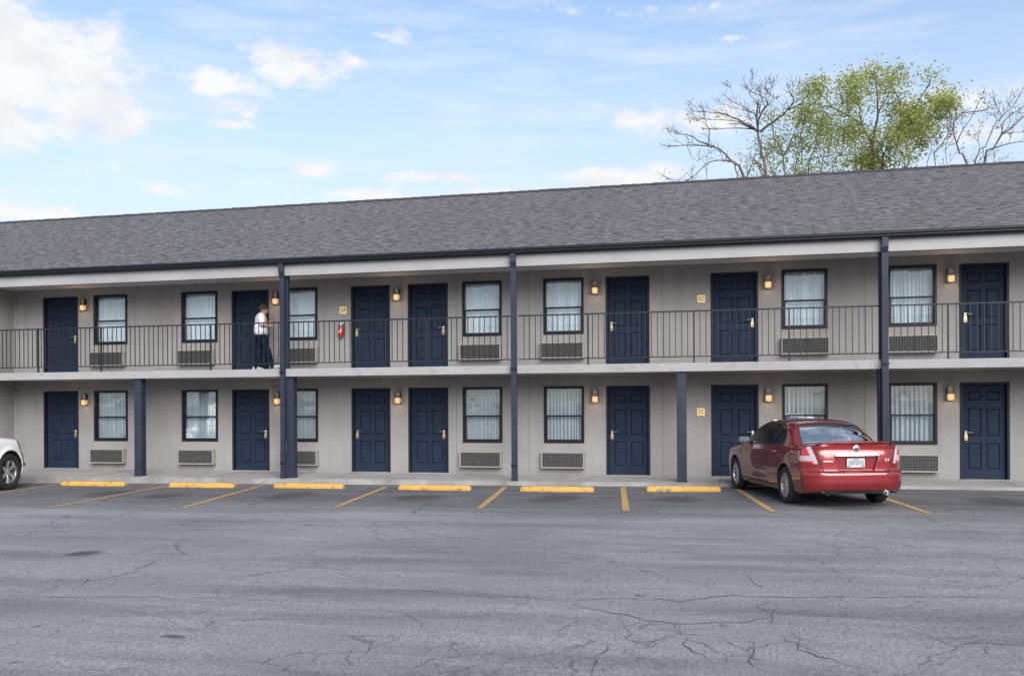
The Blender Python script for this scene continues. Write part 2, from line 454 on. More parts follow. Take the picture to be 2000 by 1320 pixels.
# kerbed walkway in front of the rooms
KY = -1.66
def wz(x): return float(np.interp(x, [-26, -17, -11, 1, 12], [.075, .08, .11, .145, .155]))
xs = [-26 + i*.45 for i in range(85)]
b = MB(); k = MB()
rk = random.Random(4)
prev = None
for i, x in enumerate(xs):
    yj = KY + rk.uniform(-.012, .012); zj = wz(x) + rk.uniform(-.005, .003)
    cur = [(x, .1, .15), (x, yj+.03, zj), (x, yj-.012, zj-.028), (x, yj-.03 + rk.uniform(-.012, .008), gz(x)-.02)]
    if prev:
        b.quad(prev[1], cur[1], cur[0], prev[0])
        k.quad(prev[2], cur[2], cur[1], prev[1]); k.quad(prev[3], cur[3], cur[2], prev[2])
    prev = cur
walk = b.build('walkway', M['walk_concrete']); tag(walk, kind='structure')
kerb = k.build('kerb', M['kerb_concrete'], walk)
j = MB()
for x in (-15.4, -12.2, -9.1, -6.1, -3.1, -.2, 2.9, 5.6):
    j.quad((x-.006, KY+.03, wz(x)+.003), (x+.006, KY+.03, wz(x)+.003), (x+.006, -.01, .153), (x-.006, -.01, .153))
j.build('expansion_joint', M['crack_dark'], walk)

# cracks and stains in the asphalt
from math import hypot
CAM = dict(f=1800., cx=1000., cy=788.05, loc=(0., -21.56, 1.847), yaw=R(13.262), roll=R(-.311))
fw = Vector((-math.sin(CAM['yaw']), math.cos(CAM['yaw']), 0)); rt = Vector((math.cos(CAM['yaw']), math.sin(CAM['yaw']), 0)); up = Vector((0, 0, 1))
rt2 = rt*math.cos(CAM['roll']) + up*math.sin(CAM['roll']); up2 = -rt*math.sin(CAM['roll']) + up*math.cos(CAM['roll'])
CL = Vector(CAM['loc'])
def ray(x, y): return fw + rt2*((x-1000)/1800.) - up2*((y-CAM['cy'])/1800.)
def survey(x, y, z=None):
    """a surveyed point of the lot, from its bearing"""
    d = ray(x, y); zz = 0.
    for _ in range(5):
        p = CL + d*((zz-CL.z)/d.z); zz = gz(p.x)
    return p
def survey_y(x, y, Y):
    d = ray(x, y); return CL + d*((Y-CL.y)/d.y)

b = MB(); rc = random.Random(3)
def crack(pts, w=.020, rough=.05):
    P = [survey(*p) for p in pts]; Q = []
    for a, c in zip(P[:-1], P[1:]):
        n = max(2, int((c-a).length/.10))
        for i in range(n): Q.append(a.lerp(c, i/n))
    Q.append(P[-1])
    off = [0.]
    for i in range(len(Q)-1): off.append(off[-1]*.8 + rc.uniform(-rough, rough))
    L = []
    for i, q in enumerate(Q):
        t = (Q[min(i+1, len(Q)-1)] - Q[max(0, i-1)]); t.z = 0; t.normalize(); nrm = Vector((-t.y, t.x, 0))
        ww = w*.62*(.25 + rc.random()*1.2)*min(1, .25+min(i, len(Q)-1-i)*.2)
        c = q + nrm*off[i]; c.z = gz(c.x) + .004
        L.append((c + nrm*ww*.5, c - nrm*ww*.5))
    for (a, a2), (c, c2) in zip(L[:-1], L[1:]): b.quad(a, a2, c2, c)
crack([(1100,1172),(1180,1168),(1290,1168),(1330,1172),(1440,1163),(1560,1170),(1640,1165),(1780,1168),(2000,1170)], .022)
crack([(1120,1180),(1160,1194),(1210,1204),(1260,1212),(1318,1216),(1400,1213),(1470,1208),(1510,1202)], .024)
crack([(1318,1216),(1322,1236)], .024); crack([(1322,1238),(1290,1246),(1270,1252),(1240,1256)], .014)
crack([(1522,1184),(1514,1200),(1518,1226)], .022); crack([(1545,1232),(1568,1256),(1572,1268),(1600,1282),(1640,1294),(1690,1303)], .024)
crack([(1183,1254),(1184,1270),(1168,1284),(1162,1318)], .022, .03); crack([(1218,1272),(1222,1280),(1242,1286)], .016)
crack([(1345,1244),(1350,1258),(1366,1272),(1398,1288)], .022); crack([(1462,1250),(1482,1272),(1462,1290),(1488,1312)], .024)
crack([(1366,1286),(1400,1288),(1460,1290)], .012); crack([(1464,1262),(1420,1256)], .010)
crack([(100,1142),(150,1138),(200,1128),(246,1116),(282,1103),(290,1097),(280,1094)], .022)
crack([(120,1140),(160,1143),(180,1126),(230,1122)], .014); crack([(60,1143),(110,1142)], .012)
crack([(508,1301),(540,1288),(580,1282),(604,1275),(622,1268)], .022)
crack([(0,1168),(120,1170),(260,1166),(340,1170),(480,1164),(560,1163)], .016)
crack([(150,1314),(190,1306),(220,1310),(250,1305),(300,1312)], .024)
crack([(400,1212),(560,1210),(700,1211),(900,1206),(1080,1196)], .012, .04); crack([(600,1246),(690,1243),(780,1248),(900,1240)], .010)
crack([(700,1150),(780,1152),(900,1160),(1010,1166),(1100,1172)], .018)
crack([(690,1262),(700,1285),(680,1310)], .014)
rs = random.Random(21)
for i in range(60):
    x = rs.uniform(0, 2000); y = rs.uniform(1060, 1315); p = [(x, y)]
    for q in range(rs.randint(2, 5)):
        x += rs.uniform(-60, 60); y += rs.uniform(-5, 16); p.append((x, y))
    crack(p, rs.uniform(.006, .011), .03)
b.build('surface_crack', M['crack_dark'], ground)
b = MB()
def blot(x, y, rx, ry, ang=0):
    c = survey(x, y); pts = []
    for i in range(22):
        a = 2*math.pi*i/22; r = 1 + .3*math.sin(3*a+x) + .2*math.sin(5*a+y)
        px, py = rx*r*math.cos(a), ry*r*math.sin(a)
        X = c.x + px*math.cos(ang) - py*math.sin(ang); Y = c.y + px*math.sin(ang) + py*math.cos(ang)
        pts.append((X, Y, gz(X)+.004))
    b.add(pts, [tuple(range(22))])

# painted stall lines
line_ends = [((-16.05, -2.10), (-15.45, -6.55), 'faded yellow stall line beside the white car at the far left of the lot'),
             ((-12.86, -2.30), (-12.26, -6.90), 'thin yellow stall line running between the first and second wheel stops from the left'),
             ((-10.55, -2.00), (-9.64, -6.72), 'yellow stall line starting at the kerb left of the twin post and downspout'),
             ((-7.43, -2.25), (-6.84, -6.33), 'yellow stall line between the third and fourth wheel stops from the left'),
             ((-4.74, -2.15), (-4.21, -6.20), 'yellow stall line starting near the lone downspout in the middle'),
             ((-2.20, -1.99), (-1.67, -6.30), 'yellow stall line pointing straight at the viewer between the two rightmost wheel stops'),
             ((.15, -2.15), (.69, -6.16), 'yellow stall line passing close to the left side of the red sedan'),
             ((2.55, -2.1), (3.06, -5.98), 'yellow stall line emerging from behind the right rear wheel of the red sedan')]
for (a, c, lab) in line_ends:
    b = MB(); a = Vector((*a, 0)); c = Vector((*c, 0)); t = (c-a).normalized(); nrm = Vector((-t.y, t.x, 0))*.058
    n = 14; pr = None
    for i in range(n+1):
        p = a.lerp(c, i/n); e = rc.uniform(-.004, .004)
        l = p+nrm*(1+e); r_ = p-nrm*(1+e)
        cur = ((l.x, l.y, gz(l.x)+.006), (r_.x, r_.y, gz(r_.x)+.006))
        if pr: b.quad(pr[0], cur[0], cur[1], pr[1])
        pr = cur
    o = b.build('stall_line', M['line_yellow']); tag(o, lab, 'stall line', 'yellow stall lines on the asphalt')

# wheel stops
stops = [((-15.64, -2.53), (-13.95, -2.46), 'yellow concrete wheel stop with a chipped grey right end, nearest the white car'),
         ((-12.53, -2.80), (-10.93, -2.72), 'yellow concrete wheel stop just right of the leftmost navy column'),
         ((-9.90, -2.80), (-8.26, -2.76), 'yellow concrete wheel stop in front of the twin post and downspout'),
         ((-6.89, -2.98), (-5.30, -2.96), 'yellow concrete wheel stop below the second of the two neighbouring ground floor doors'),
         ((-4.19, -3.12), (-2.69, -3.02), 'yellow concrete wheel stop just right of the lone downspout in the middle'),
         ((-1.63, -2.93), (-.18, -2.73), 'yellow concrete wheel stop at the foot of the navy column left of the red sedan')]
for (a, c, lab) in stops:
    A = Vector((*a, 0)); B_ = Vector((*c, 0)); Lc = (B_-A).length; ang = math.atan2(B_.y-A.y, B_.x-A.x); mid = (A+B_)/2
    b = MB()
    prof = [(-.085, 0), (.085, 0), (.082, .05), (.060, .098), (.045, .108), (-.045, .108), (-.060, .098), (-.082, .05)]
    st = [(-Lc/2, .86, .72), (-Lc/2+.05, 1, .97)] + [(-Lc/2+.05+(Lc-.1)*i/12., 1, 1) for i in range(1, 12)] + [(Lc/2-.05, 1, .97), (Lc/2, .86, .72)]
    V = []
    for (x, sy, sz) in st:
        for (y, z) in prof:
            jit = rc.uniform(-.004, .003)
            V.append((x, y*sy + jit, z*sz + (jit if z > .02 else 0)))
    n = 8; F = [tuple(range(n))[::-1], tuple((len(st)-1)*n+i for i in range(n))]
    for i in range(len(st)-1):
        for q in range(n): F.append((i*n+q, i*n+(q+1) % n, (i+1)*n+(q+1) % n, (i+1)*n+q))
    b.add([(x, y, z) for x, y, z in V], F)
    o = b.build('wheel_stop', M['stop_yellow'], bevel=.006)
    o.location = (mid.x, mid.y + .085, gz(mid.x)); o.rotation_euler = (0, 0, ang)
    tag(o, lab, 'wheel stop', 'yellow wheel stops along the walkway')

# ---------------------------------------------------------------- motel
XL, XR, YB = -25., 12., 9.6
motel = thing('motel_building', 'long two storey grey stucco motel with navy doors and dark shingle roof', 'motel')
doors = [(-18.21, -17.12, 1), (-12.52, -11.47, 1), (-9.21, -8.18, -1), (-7.71, -6.68, 1), (-2.81, -1.79, -1), (-.40, .65, 1), (4.84, 5.82, -1)]
wins = [(-16.63, -15.60), (-13.98, -12.93), (-11.08, -10.12), (-6.31, -5.32), (-4.30, -3.33), (1.16, 2.14), (3.39, 4.39)]
DL = (.15, 2.25); DU = (2.70, 4.80); WL = (.907, 2.252); WU = (3.484, 4.815)
openings = [(d[0], d[1], *z) for d in doors for z in (DL, DU)] + [(w[0], w[1], *z) for w in wins for z in (WL, WU)]
ZT = 5.02
def wall_with_openings():
    b = MB()
    X = sorted({XL, XR} | {o[0] for o in openings} | {o[1] for o in openings})
    Z = sorted({-.2, ZT+.3} | {o[2] for o in openings} | {o[3] for o in openings})
    for x0, x1 in zip(X[:-1], X[1:]):
        for z0, z1 in zip(Z[:-1], Z[1:]):
            xm, zm = (x0+x1)/2, (z0+z1)/2
            if any(o[0] < xm < o[1] and o[2] < zm < o[3] for o in openings): continue
            b.quad((x0, 0, z0), (x1, 0, z0), (x1, 0, z1), (x0, 0, z1))
    for (x0, x1, z0, z1) in openings:
        d = .16
        b.quad((x0, 0, z0), (x0, 0, z1), (x0, d, z1), (x0, d, z0)); b.quad((x1, 0, z1), (x1, 0, z0), (x1, d, z0), (x1, d, z1))
        b.quad((x0, 0, z1), (x1, 0, z1), (x1, d, z1), (x0, d, z1)); b.quad((x1, 0, z0), (x0, 0, z0), (x0, d, z0), (x1, d, z0))
    # ends, back, and a wall 1.2 m in that darkens the rooms
    b.box(XL, XL+.2, .01, YB-.2, -.2, ZT+.28); b.box(XR-.2, XR, .01, YB-.2, -.2, ZT+.28)
    b.box(XL, XR, YB-.2, YB, -.2, ZT+.28); b.box(XL+.21, XR-.21, 1.4, 1.5, -.2, ZT+.28)
    # gables
    for x in (XL, XR-.2):
        b.prism_x([(-.02, ZT+.31), (YB+.02, ZT+.31), (4.8, 7.95)], x+.01, x+.19)
    return b
wall = wall_with_openings().build('wall', M['stucco'], motel)
mat('joint_grey', (.17, .16, .155), .9, var=.2)
for x in (-15.39, -6.47, -4.66, -1.50, 2.91, -19.05):
    for (z0, z1) in ((.15, 2.52), (2.70, 5.02)):
        MB().box(x-.008, x+.008, -.005, .0, z0, z1).build('wall_joint', M['joint_grey'], motel)
MB().box(-19.36, -19.16, -1.36, -.002, -.05, 2.515).box(-19.36, -19.16, -1.36, -.002, 2.70, 5.02).build('return_wall', M['stucco'], motel)

# balcony slab, soffit, beam
SY = -1.52
b = MB(); b.box(XL, XR, SY, -.001, 2.515, 2.70); b.build('balcony_floor', M['slab_paint'], motel, bevel=.006)
MB().box(XL, XR, SY+.12, -.001, 5.02, 5.06).build('soffit', M['soffit_paint'], motel)
cuts = [XL, -10.37, -4.66, 3.09, XR]
for a, c in zip(cuts[:-1], cuts[1:]):
    MB().box(a+.003, c-.003, SY-.02, SY+.13, 4.90, 5.20).build('eave_beam', M['beam_paint'], motel, bevel=.006)
# gutter (K profile)
gp = [(SY-.03, 5.165), (SY-.13, 5.165), (SY-.155, 5.20), (SY-.155, 5.225), (SY-.175, 5.25), (SY-.175, 5.285), (SY-.163, 5.285), (SY-.15, 5.25), (SY-.03, 5.25)]
MB().prism_x(gp, XL-.1, XR+.1).build('gutter', M['gutter_paint'], motel)
# roof
EY, EZ, RY, RZ = SY-.10, 5.30, 4.0, 7.86
TH = .05
b = MB()
sl = (RZ-EZ)/(RY-EY)
by = 2*RY-EY
n = 60
for i in range(n):
    x0 = XL-.3 + (XR-XL+.6)*i/n; x1 = XL-.3 + (XR-XL+.6)*(i+1)/n
    b.quad((x0, EY, EZ), (x1, EY, EZ), (x1, RY, RZ), (x0, RY, RZ))
    b.quad((x1, by, EZ), (x0, by, EZ), (x0, RY, RZ), (x1, RY, RZ))
b.quad((XL-.3, EY, EZ-.03), (XR+.3, EY, EZ-.03), (XR+.3, EY, EZ), (XL-.3, EY, EZ))
b.quad((XR+.3, EY, EZ-.03), (XL-.3, EY, EZ-.03), (XL-.3, -.03, 5.335), (XR+.3, -.03, 5.335))
roof = b.build('roof', M['shingles'], motel)
b = MB(); rr = random.Random(8)
x = XL-.3
while x < XR+.3:
    w = .30; dz = rr.uniform(0, .010)
    b.add([(x, RY-.16, RZ-.16*sl+.012), (x+w, RY-.16, RZ-.16*sl+.012), (x+w, RY, RZ+.022+dz), (x, RY, RZ+.032+dz), (x, RY+.16, RZ-.16*sl+.012), (x+w, RY+.16, RZ-.16*sl+.012)],
          [(0, 1, 2, 3), (3, 2, 5, 4)]); x += w*.97
mat('ridge_dark', (.030, .030, .034), .9, var=.3, scale=9, bump=.3)
b.build('ridge_cap', M['ridge_dark'], roof)
MB().box(XL-.3, XR+.3, EY-.02, EY+.02, EZ-.035, EZ+.008).build('drip_edge', M['gutter_paint'], roof)

# columns and downspouts
for x in (-14.27, -10.17, -1.0, 3.075):
    MB().box(x-.1+(.015 if x == -10.17 else 0), x+.1, -1.46, -1.26, wz(x)-.02, 2.515).box(x-.125, x+.125, -1.485, -1.235, wz(x)-.01, wz(x)+.012).build('column', M['post_paint'], motel, bevel=.006)
for x in (-10.27, 3.06):
    MB().box(x-.06, x+.06, -1.45, -1.33, 2.70, 5.02).build('column', M['post_paint'], motel, bevel=.005)
for x in (-10.27, -4.655, 3.09):
    b = MB(); w = .062 if x > -10 else .054; lo = wz(x)
    y0, y1 = SY-.115, SY-.022
    b.box(x-w, x+w, y0-.055, y1-.055, 4.98, 5.17)
    # offset elbow below the beam
    V = []
    for (z, dy) in ((4.98, -.055), (4.86, 0)):
        V += [(x-w, y0+dy, z), (x+w, y0+dy, z), (x+w, y1+dy, z), (x-w, y1+dy, z)]
    b.add(V, [(0, 1, 5, 4), (1, 2, 6, 5), (2, 3, 7, 6), (3, 0, 4, 7)])
    b.box(x-w, x+w, y0, y1, lo+.16, 4.86)
    for sx in (-.035, 0, .035): b.box(x+sx-.006, x+sx+.006, y0-.006, y0, lo+.2, 4.84)
    b.box(x-w*1.04, x+w*1.04, y0-.004, y1, lo+.0, lo+.16)
    ds = b.build('downspout', M['post_paint'], motel, bevel=.004)
    for z in (2.62, .48):
        MB().box(x-w-.01, x+w+.01, y0-.016, y0-.007, z-.022, z+.022).box(x-.02, x+.02, y0-.045, y0-.016, z-.015, z+.015).build('bracket', M['rail_paint'], ds)

# doors
def door_leaf(x0, x1, z0, z1, y):
    """six panel leaf: face with moulded panels"""
    b = MB(); w = x1-x0; h = z1-z0
    cx = [(x0+.13*w, x0+.445*w), (x0+.555*w, x0+.87*w)]
    rz_ = [(z0+.10*h, z0+.385*h), (z0+.455*h, z0+.755*h), (z0+.835*h, z0+.935*h)]
    panels = [(a, c, p, q) for (a, c) in cx for (p, q) in rz_]
    X = sorted({x0, x1} | {v for p in panels for v in p[:2]}); Z = sorted({z0, z1} | {v for p in panels for v in p[2:]})
    for a, c in zip(X[:-1], X[1:]):
        for p, q in zip(Z[:-1], Z[1:]):
            if any(abs(a-P[0]) < 1e-6 and abs(p-P[2]) < 1e-6 for P in panels): continue
            b.quad((a, y, p), (c, y, p), (c, y, q), (a, y, q))
    for (a, c, p, q) in panels:
        ring = [(0, 0), (.014, .010), (.024, .010), (.060, .002)]
        R_ = [[(a+i, y+d, p+i), (c-i, y+d, p+i), (c-i, y+d, q-i), (a+i, y+d, q-i)] for i, d in ring]
        for r0, r1 in zip(R_[:-1], R_[1:]):
            for k_ in range(4):
                k2 = (k_+1) % 4; b.quad(r0[k_], r0[k2], r1[k2], r1[k_])
        b.quad(*R_[-1])
    b.quad((x0, y, z0), (x0, y, z1), (x0, y+.04, z1), (x0, y+.04, z0)); b.quad((x1, y, z1), (x1, y, z0), (x1, y+.04, z0), (x1, y+.04, z1))
    return b
for (x0, x1, side) in doors:
    for (z0, z1) in (DL, DU):
        fwid = .055
        d = door_leaf(x0+fwid+.004, x1-fwid-.004, z0+.018, z1-fwid-.004, .075).build('door', M['door_paint'], motel)
        f = MB()
        f.box(x0+.001, x0+fwid, -.018, .12, z0, z1-.001); f.box(x1-fwid, x1-.001, -.018, .12, z0, z1-.001); f.box(x0+fwid, x1-fwid, -.018, .12, z1-fwid, z1-.001)
        f.box(x0+fwid, x1-fwid, .085, .13, z0+.016, z1-fwid-.001)
        f.build('door_frame', M['frame_paint'], d, bevel=.004)
        MB().box(x0-.01, x1+.01, -.04, .08, z0-.004, z0+.015).build('threshold', M['walk_concrete'], d)
        hx = x1-fwid-.075 if side > 0 else x0+fwid+.075
        z = z0+.98
        h = MB()
        # tall lock body, lever and lower keypad in two metals
        h.box(hx-.022, hx+.022, .045, .075, z-.03, z+.07, 1)
        h.tube([(hx, .055, z+.045), (hx, .012, z+.045), (hx-side*.03, .008, z+.046), (hx-side*.12, .012, z+.040)], [.012, .011, .010, .009], 8, 1)
        pts = [(hx+.032*math.cos(a), z-.105+.032*math.sin(a)) for a in np.linspace(math.pi, 2*math.pi, 9)] + [(hx+.032, z-.02), (hx+.014, z+.01), (hx-.014, z+.01), (hx-.032, z-.02)]
        h.prism_y(pts, .040, .075, 0)
        h.lathe([(.0, .026), (.014, .026), (.016, .04)], 12, 'y', 2, (hx, 0, z-.098))
        h.build('door_handle', [M['brass'], M['steel'], M['sign_mark']], d)

# windows
cr = random.Random(12)
for wi, (x0, x1) in enumerate(wins):
    for fl, (z0, z1) in enumerate((WL, WU)):
        f = MB(); t_ = .058; zm = z0 + (z1-z0)*.475
        f.box(x0+.001, x0+t_, -.022, .10, z0+.001, z1-.001); f.box(x1-t_, x1-.001, -.022, .10, z0+.001, z1-.001)
        f.box(x0+t_, x1-t_, -.022, .10, z1-t_, z1-.001); f.box(x0+t_, x1-t_, -.022, .10, z0+.001, z0+t_)
        # lower sash stiles, a touch inside the frame
        f.box(x0+t_, x0+t_+.022, .012, .05, z0+t_, zm+.018); f.box(x1-t_-.022, x1-t_, .012, .05, z0+t_, zm+.018)
        f.box(x0+t_+.022, x1-t_-.022, .012, .05, z0+t_, z0+t_+.024)
        w = f.build('window', M['window_black'], motel, bevel=.003)
        MB().box(x0+t_+.022, x1-t_-.022, .010, .055, zm-.020, zm+.020).build('meeting_rail', M['window_black'], w)
        MB().quad((x0+t_-.01, .030, z0+t_-.01), (x1-t_+.01, .030, z0+t_-.01), (x1-t_+.01, .030, zm), (x0+t_-.01, .030, zm)).build('pane', M['pane_glass'], w)
        MB().quad((x0+t_-.01, .058, zm), (x1-t_+.01, .058, zm), (x1-t_+.01, .058, z1-t_+.01), (x0+t_-.01, .058, z1-t_+.01)).build('pane', M['pane_glass'], w)
        # pleated curtain
        ncol = 190; nz = 5; Vv = []
        ph = [cr.uniform(0, 6.28) for _ in range(4)]; fr = cr.uniform(10., 15.)
        amp = .046 if fl == 0 else .034
        for jz in range(nz+1):
            zz = z0-.04 + (z1-z0+.06)*jz/nz
            for i in range(ncol+1):
                u = i/ncol; s_ = u + .022*math.sin(5.1*u+ph[0]) + .013*math.sin(13*u+ph[1])
                a = fr*2*math.pi*s_ + .25*math.sin(jz*.9+ph[2])
                yy = .190 + amp*(math.sin(a) + .45*math.sin(2.03*a+ph[3]))*(1.15-.35*jz/nz) + .02*math.sin(3*u*6.28+ph[1])
                Vv.append((x0-.02+(x1-x0+.04)*u, yy, zz))
        Q = np.array([(jz*(ncol+1)+i, jz*(ncol+1)+i+1, (jz+1)*(ncol+1)+i+1, (jz+1)*(ncol+1)+i) for jz in range(nz) for i in range(ncol)])
        np_mesh('curtain', np.array(Vv), Q, M['curtain_dimmed' if fl == 0 else 'curtain_white'], w)

# ---------------------------------------------------------------- railings
def railing(xa, xb, posts, lab):
    root = thing('balcony_railing', lab, 'railing', (xa, -1.42, 2.70), 0, 'railings along the upper balcony')
    L = xb-xa
    MB().box(0, L, -.019, .019, 1.095, 1.125).build('top_rail', M['rail_paint'], root)
    MB().box(0, L, -.013, .013, .125, .148).build('bottom_rail', M['rail_paint'], root)
    pm = None
    for p in posts:
        if pm is None:
            pm = MB().box(-.016, .016, -.016, .016, .004, 1.095).box(-.04, .04, -.035, .035, .0, .012).build('post', M['rail_paint'], root); o = pm
        else: o = link(pm.copy(), root)
        o.location = (p-xa, 0, 0)
    nb = round(L/.1297); bm_ = None
    for i in range(1, nb):
        x = L*i/nb
        if any(abs(x+xa-p) < .045 for p in posts): continue
        if bm_ is None:
            bm_ = MB().box(-.0075, .0075, -.0075, .0075, .148, 1.095).build('baluster', M['rail_paint'], root); o = bm_
        else: o = link(bm_.copy(), root)
        o.location = (x, cr.uniform(-.002, .002), 0)
railing(-21.5, -10.335, [-19.1, -17.17, -15.33, -12.27], 'dark metal balcony railing section at the far left, in front of the walking man')
railing(-10.205, -4.72, [-7.74, -6.75], 'dark metal balcony railing section in front of the red fire extinguisher')
railing(-4.59, 2.998, [-3.02, -.73, 1.23], 'longest dark metal balcony railing section, between the middle downspout and the right post')
railing(3.16, 11.5, [4.31, 6.3, 8.4, 10.4], 'dark metal balcony railing section at the far right, past the right post')

# ---------------------------------------------------------------- wall lamps
def make_lamp():
    root = thing('wall_lamp', '', 'wall lamp', (0, 0, 0), 0, 'lit bronze wall lamps beside the doors')
    hw, h = .072, .315
    arc = [(hw*math.cos(a), h-hw*.85+hw*.85*math.sin(a)) for a in np.linspace(0, math.pi, 13)]
    b = MB(); b.prism_y([(-hw, .0), (hw, 0)] + arc, -.018, 0)
    # arched shade: rim strip running round the top, and a roof between shade and lens
    inner = [(x*.80, h-hw*.85 + (z-(h-hw*.85))*.80) for x, z in arc]
    op = [(hw, .15)] + arc + [(-hw, .15)]; ip = [(hw*.80, .15)] + inner + [(-hw*.80, .15)]
    for i in range(len(op)-1):
        o0, o1, i0, i1 = op[i], op[i+1], ip[i], ip[i+1]
        y0, y1 = -.018, -.10
        b.quad((o0[0], y1, o0[1]), (i0[0], y1, i0[1]), (i1[0], y1, i1[1]), (o1[0], y1, o1[1]))
        b.quad((o0[0], y0, o0[1]), (o0[0], y1, o0[1]), (o1[0], y1, o1[1]), (o1[0], y0, o1[1]))
        b.quad((i0[0], y1, i0[1]), (i0[0], y0, i0[1]), (i1[0], y0, i1[1]), (i1[0], y1, i1[1]))
    b.box(-hw-.003, hw+.003, -.112, -.018, .142, .162); b.box(-hw-.003, hw+.003, -.112, -.018, .0, .016)
    for sx in (-1, 1): b.box(sx*hw-.006, sx*hw+.006, -.112, -.100, .016, .142)
    b.build('housing', M['bronze'], root)
    MB().prism_y([(-hw*.78, .163), (hw*.78, .163)] + [(x*.97, z) for x, z in inner], -.075, -.019).build('shade_panel', M['bronze_light'], root)
    MB().box(-hw+.007, hw-.007, -.102, -.020, .017, .141).build('lens', M['lamp_lens'], root)
    return root
proto = make_lamp()
lamps = [(-16.92, 1, 'lit wall lamp on the upper floor right of the leftmost door'), (-16.89, 0, 'lit wall lamp on the ground floor right of the leftmost door, nearest the white car'),
         (-11.25, 1, 'lit wall lamp on the upper floor just right of the walking man'), (-11.22, 0, 'lit wall lamp on the ground floor just left of the twin post and downspout'),
         (-7.98, 1, 'lit wall lamp on the upper floor between the two neighbouring doors'), (-7.96, 0, 'lit wall lamp on the ground floor between the two neighbouring doors'),
         (-3.05, 1, 'lit wall lamp on the upper floor just right of the middle downspout and its window'), (-3.06, 0, 'lit wall lamp on the ground floor just right of the middle downspout and its window'),
         (.865, 1, 'lit wall lamp on the upper floor above the left side of the red sedan'), (.866, 0, 'lit wall lamp on the ground floor right above the red sedan roof'),
         (4.665, 1, 'lit wall lamp on the upper floor left of the rightmost door'), (4.645, 0, 'lit wall lamp on the ground floor left of the rightmost door')]
for i, (x, fl, lab) in enumerate(lamps):
    o = proto if i == 0 else copy_tree(proto)
    o.location = (x, -.001, (1.865, 4.41)[fl]); o['label'] = lab
# each lamp is lit: its bulb throws a little warm light on the stucco
for (x, fl, lab) in lamps:
    ld = bpy.data.lights.new('lamp_bulb', 'POINT'); ld.energy = 1.1; ld.color = (1., .66, .36); ld.shadow_soft_size = .05
    lo = link(bpy.data.objects.new('lamp_bulb', ld)); lo.location = (x, -.16, (1.865, 4.41)[fl]+.04)

# ---------------------------------------------------------------- air conditioners
def make_ac():
    root = thing('air_conditioner', '', 'air conditioner', (0, 0, 0), 0, 'through-wall air conditioners under the windows')
    w, h, d = 1.03, .385, .16; t_ = .028
    b = MB(); b.box(0, t_, -d, -.001, 0, h); b.box(w-t_, w, -d, -.001, 0, h); b.box(t_, w-t_, -d, -.001, h-t_, h); b.box(t_, w-t_, -d, -.001, 0, t_)
    b.build('casing', M['ac_case'], root, bevel=.004)
    g = MB(); g.box(t_, w-t_, -.07, -.06, t_, h-t_, 1)
    n = 11
    for i in range(n):
        z = t_+.012+(h-2*t_-.02)*i/(n-1)
        g.add([(t_, -d+.004, z-.006), (w-t_, -d+.004, z-.006), (w-t_, -d+.030, z+.012), (t_, -d+.030, z+.012), (t_, -d+.004, z-.010), (w-t_, -d+.004, z-.010)], [(0, 1, 2, 3), (4, 5, 1, 0)])
    for i in range(1, 17):
        x = t_+(w-2*t_)*i/17; g.box(x-.004, x+.004, -d+.002, -d+.010, t_, h-t_)
    g.build('grille', [M['ac_slat'], M['ac_dark']], root)
    return root
acp = make_ac()
acs = [(0, 1, 'upper floor air conditioner right of the leftmost door'), (0, 0, 'ground floor air conditioner left of the leftmost navy column'),
       (1, 1, 'upper floor air conditioner left of the walking man'), (1, 0, 'ground floor air conditioner right of the leftmost navy column'),
       (2, 1, 'upper floor air conditioner partly hidden by the left post, right of the walking man'), (2, 0, 'ground floor air conditioner partly hidden by the twin post and downspout'),
       (3, 1, 'upper floor air conditioner just left of the middle downspout'), (3, 0, 'ground floor air conditioner just left of the middle downspout'),
       (4, 1, 'upper floor air conditioner just right of the middle downspout'), (4, 0, 'ground floor air conditioner just right of the middle downspout'),
       (5, 1, 'upper floor air conditioner left of the right post, above the red sedan'),
       (6, 1, 'upper floor air conditioner just right of the right post'), (6, 0, 'ground floor air conditioner partly hidden by the rear corner of the red sedan')]
for i, (k, fl, lab) in enumerate(acs):
    o = acp if i == 0 else copy_tree(acp)
    o.location = (wins[k][0]-.045 + (.02 if k > 4 else 0), 0, (.315, 2.905)[fl]); o['label'] = lab

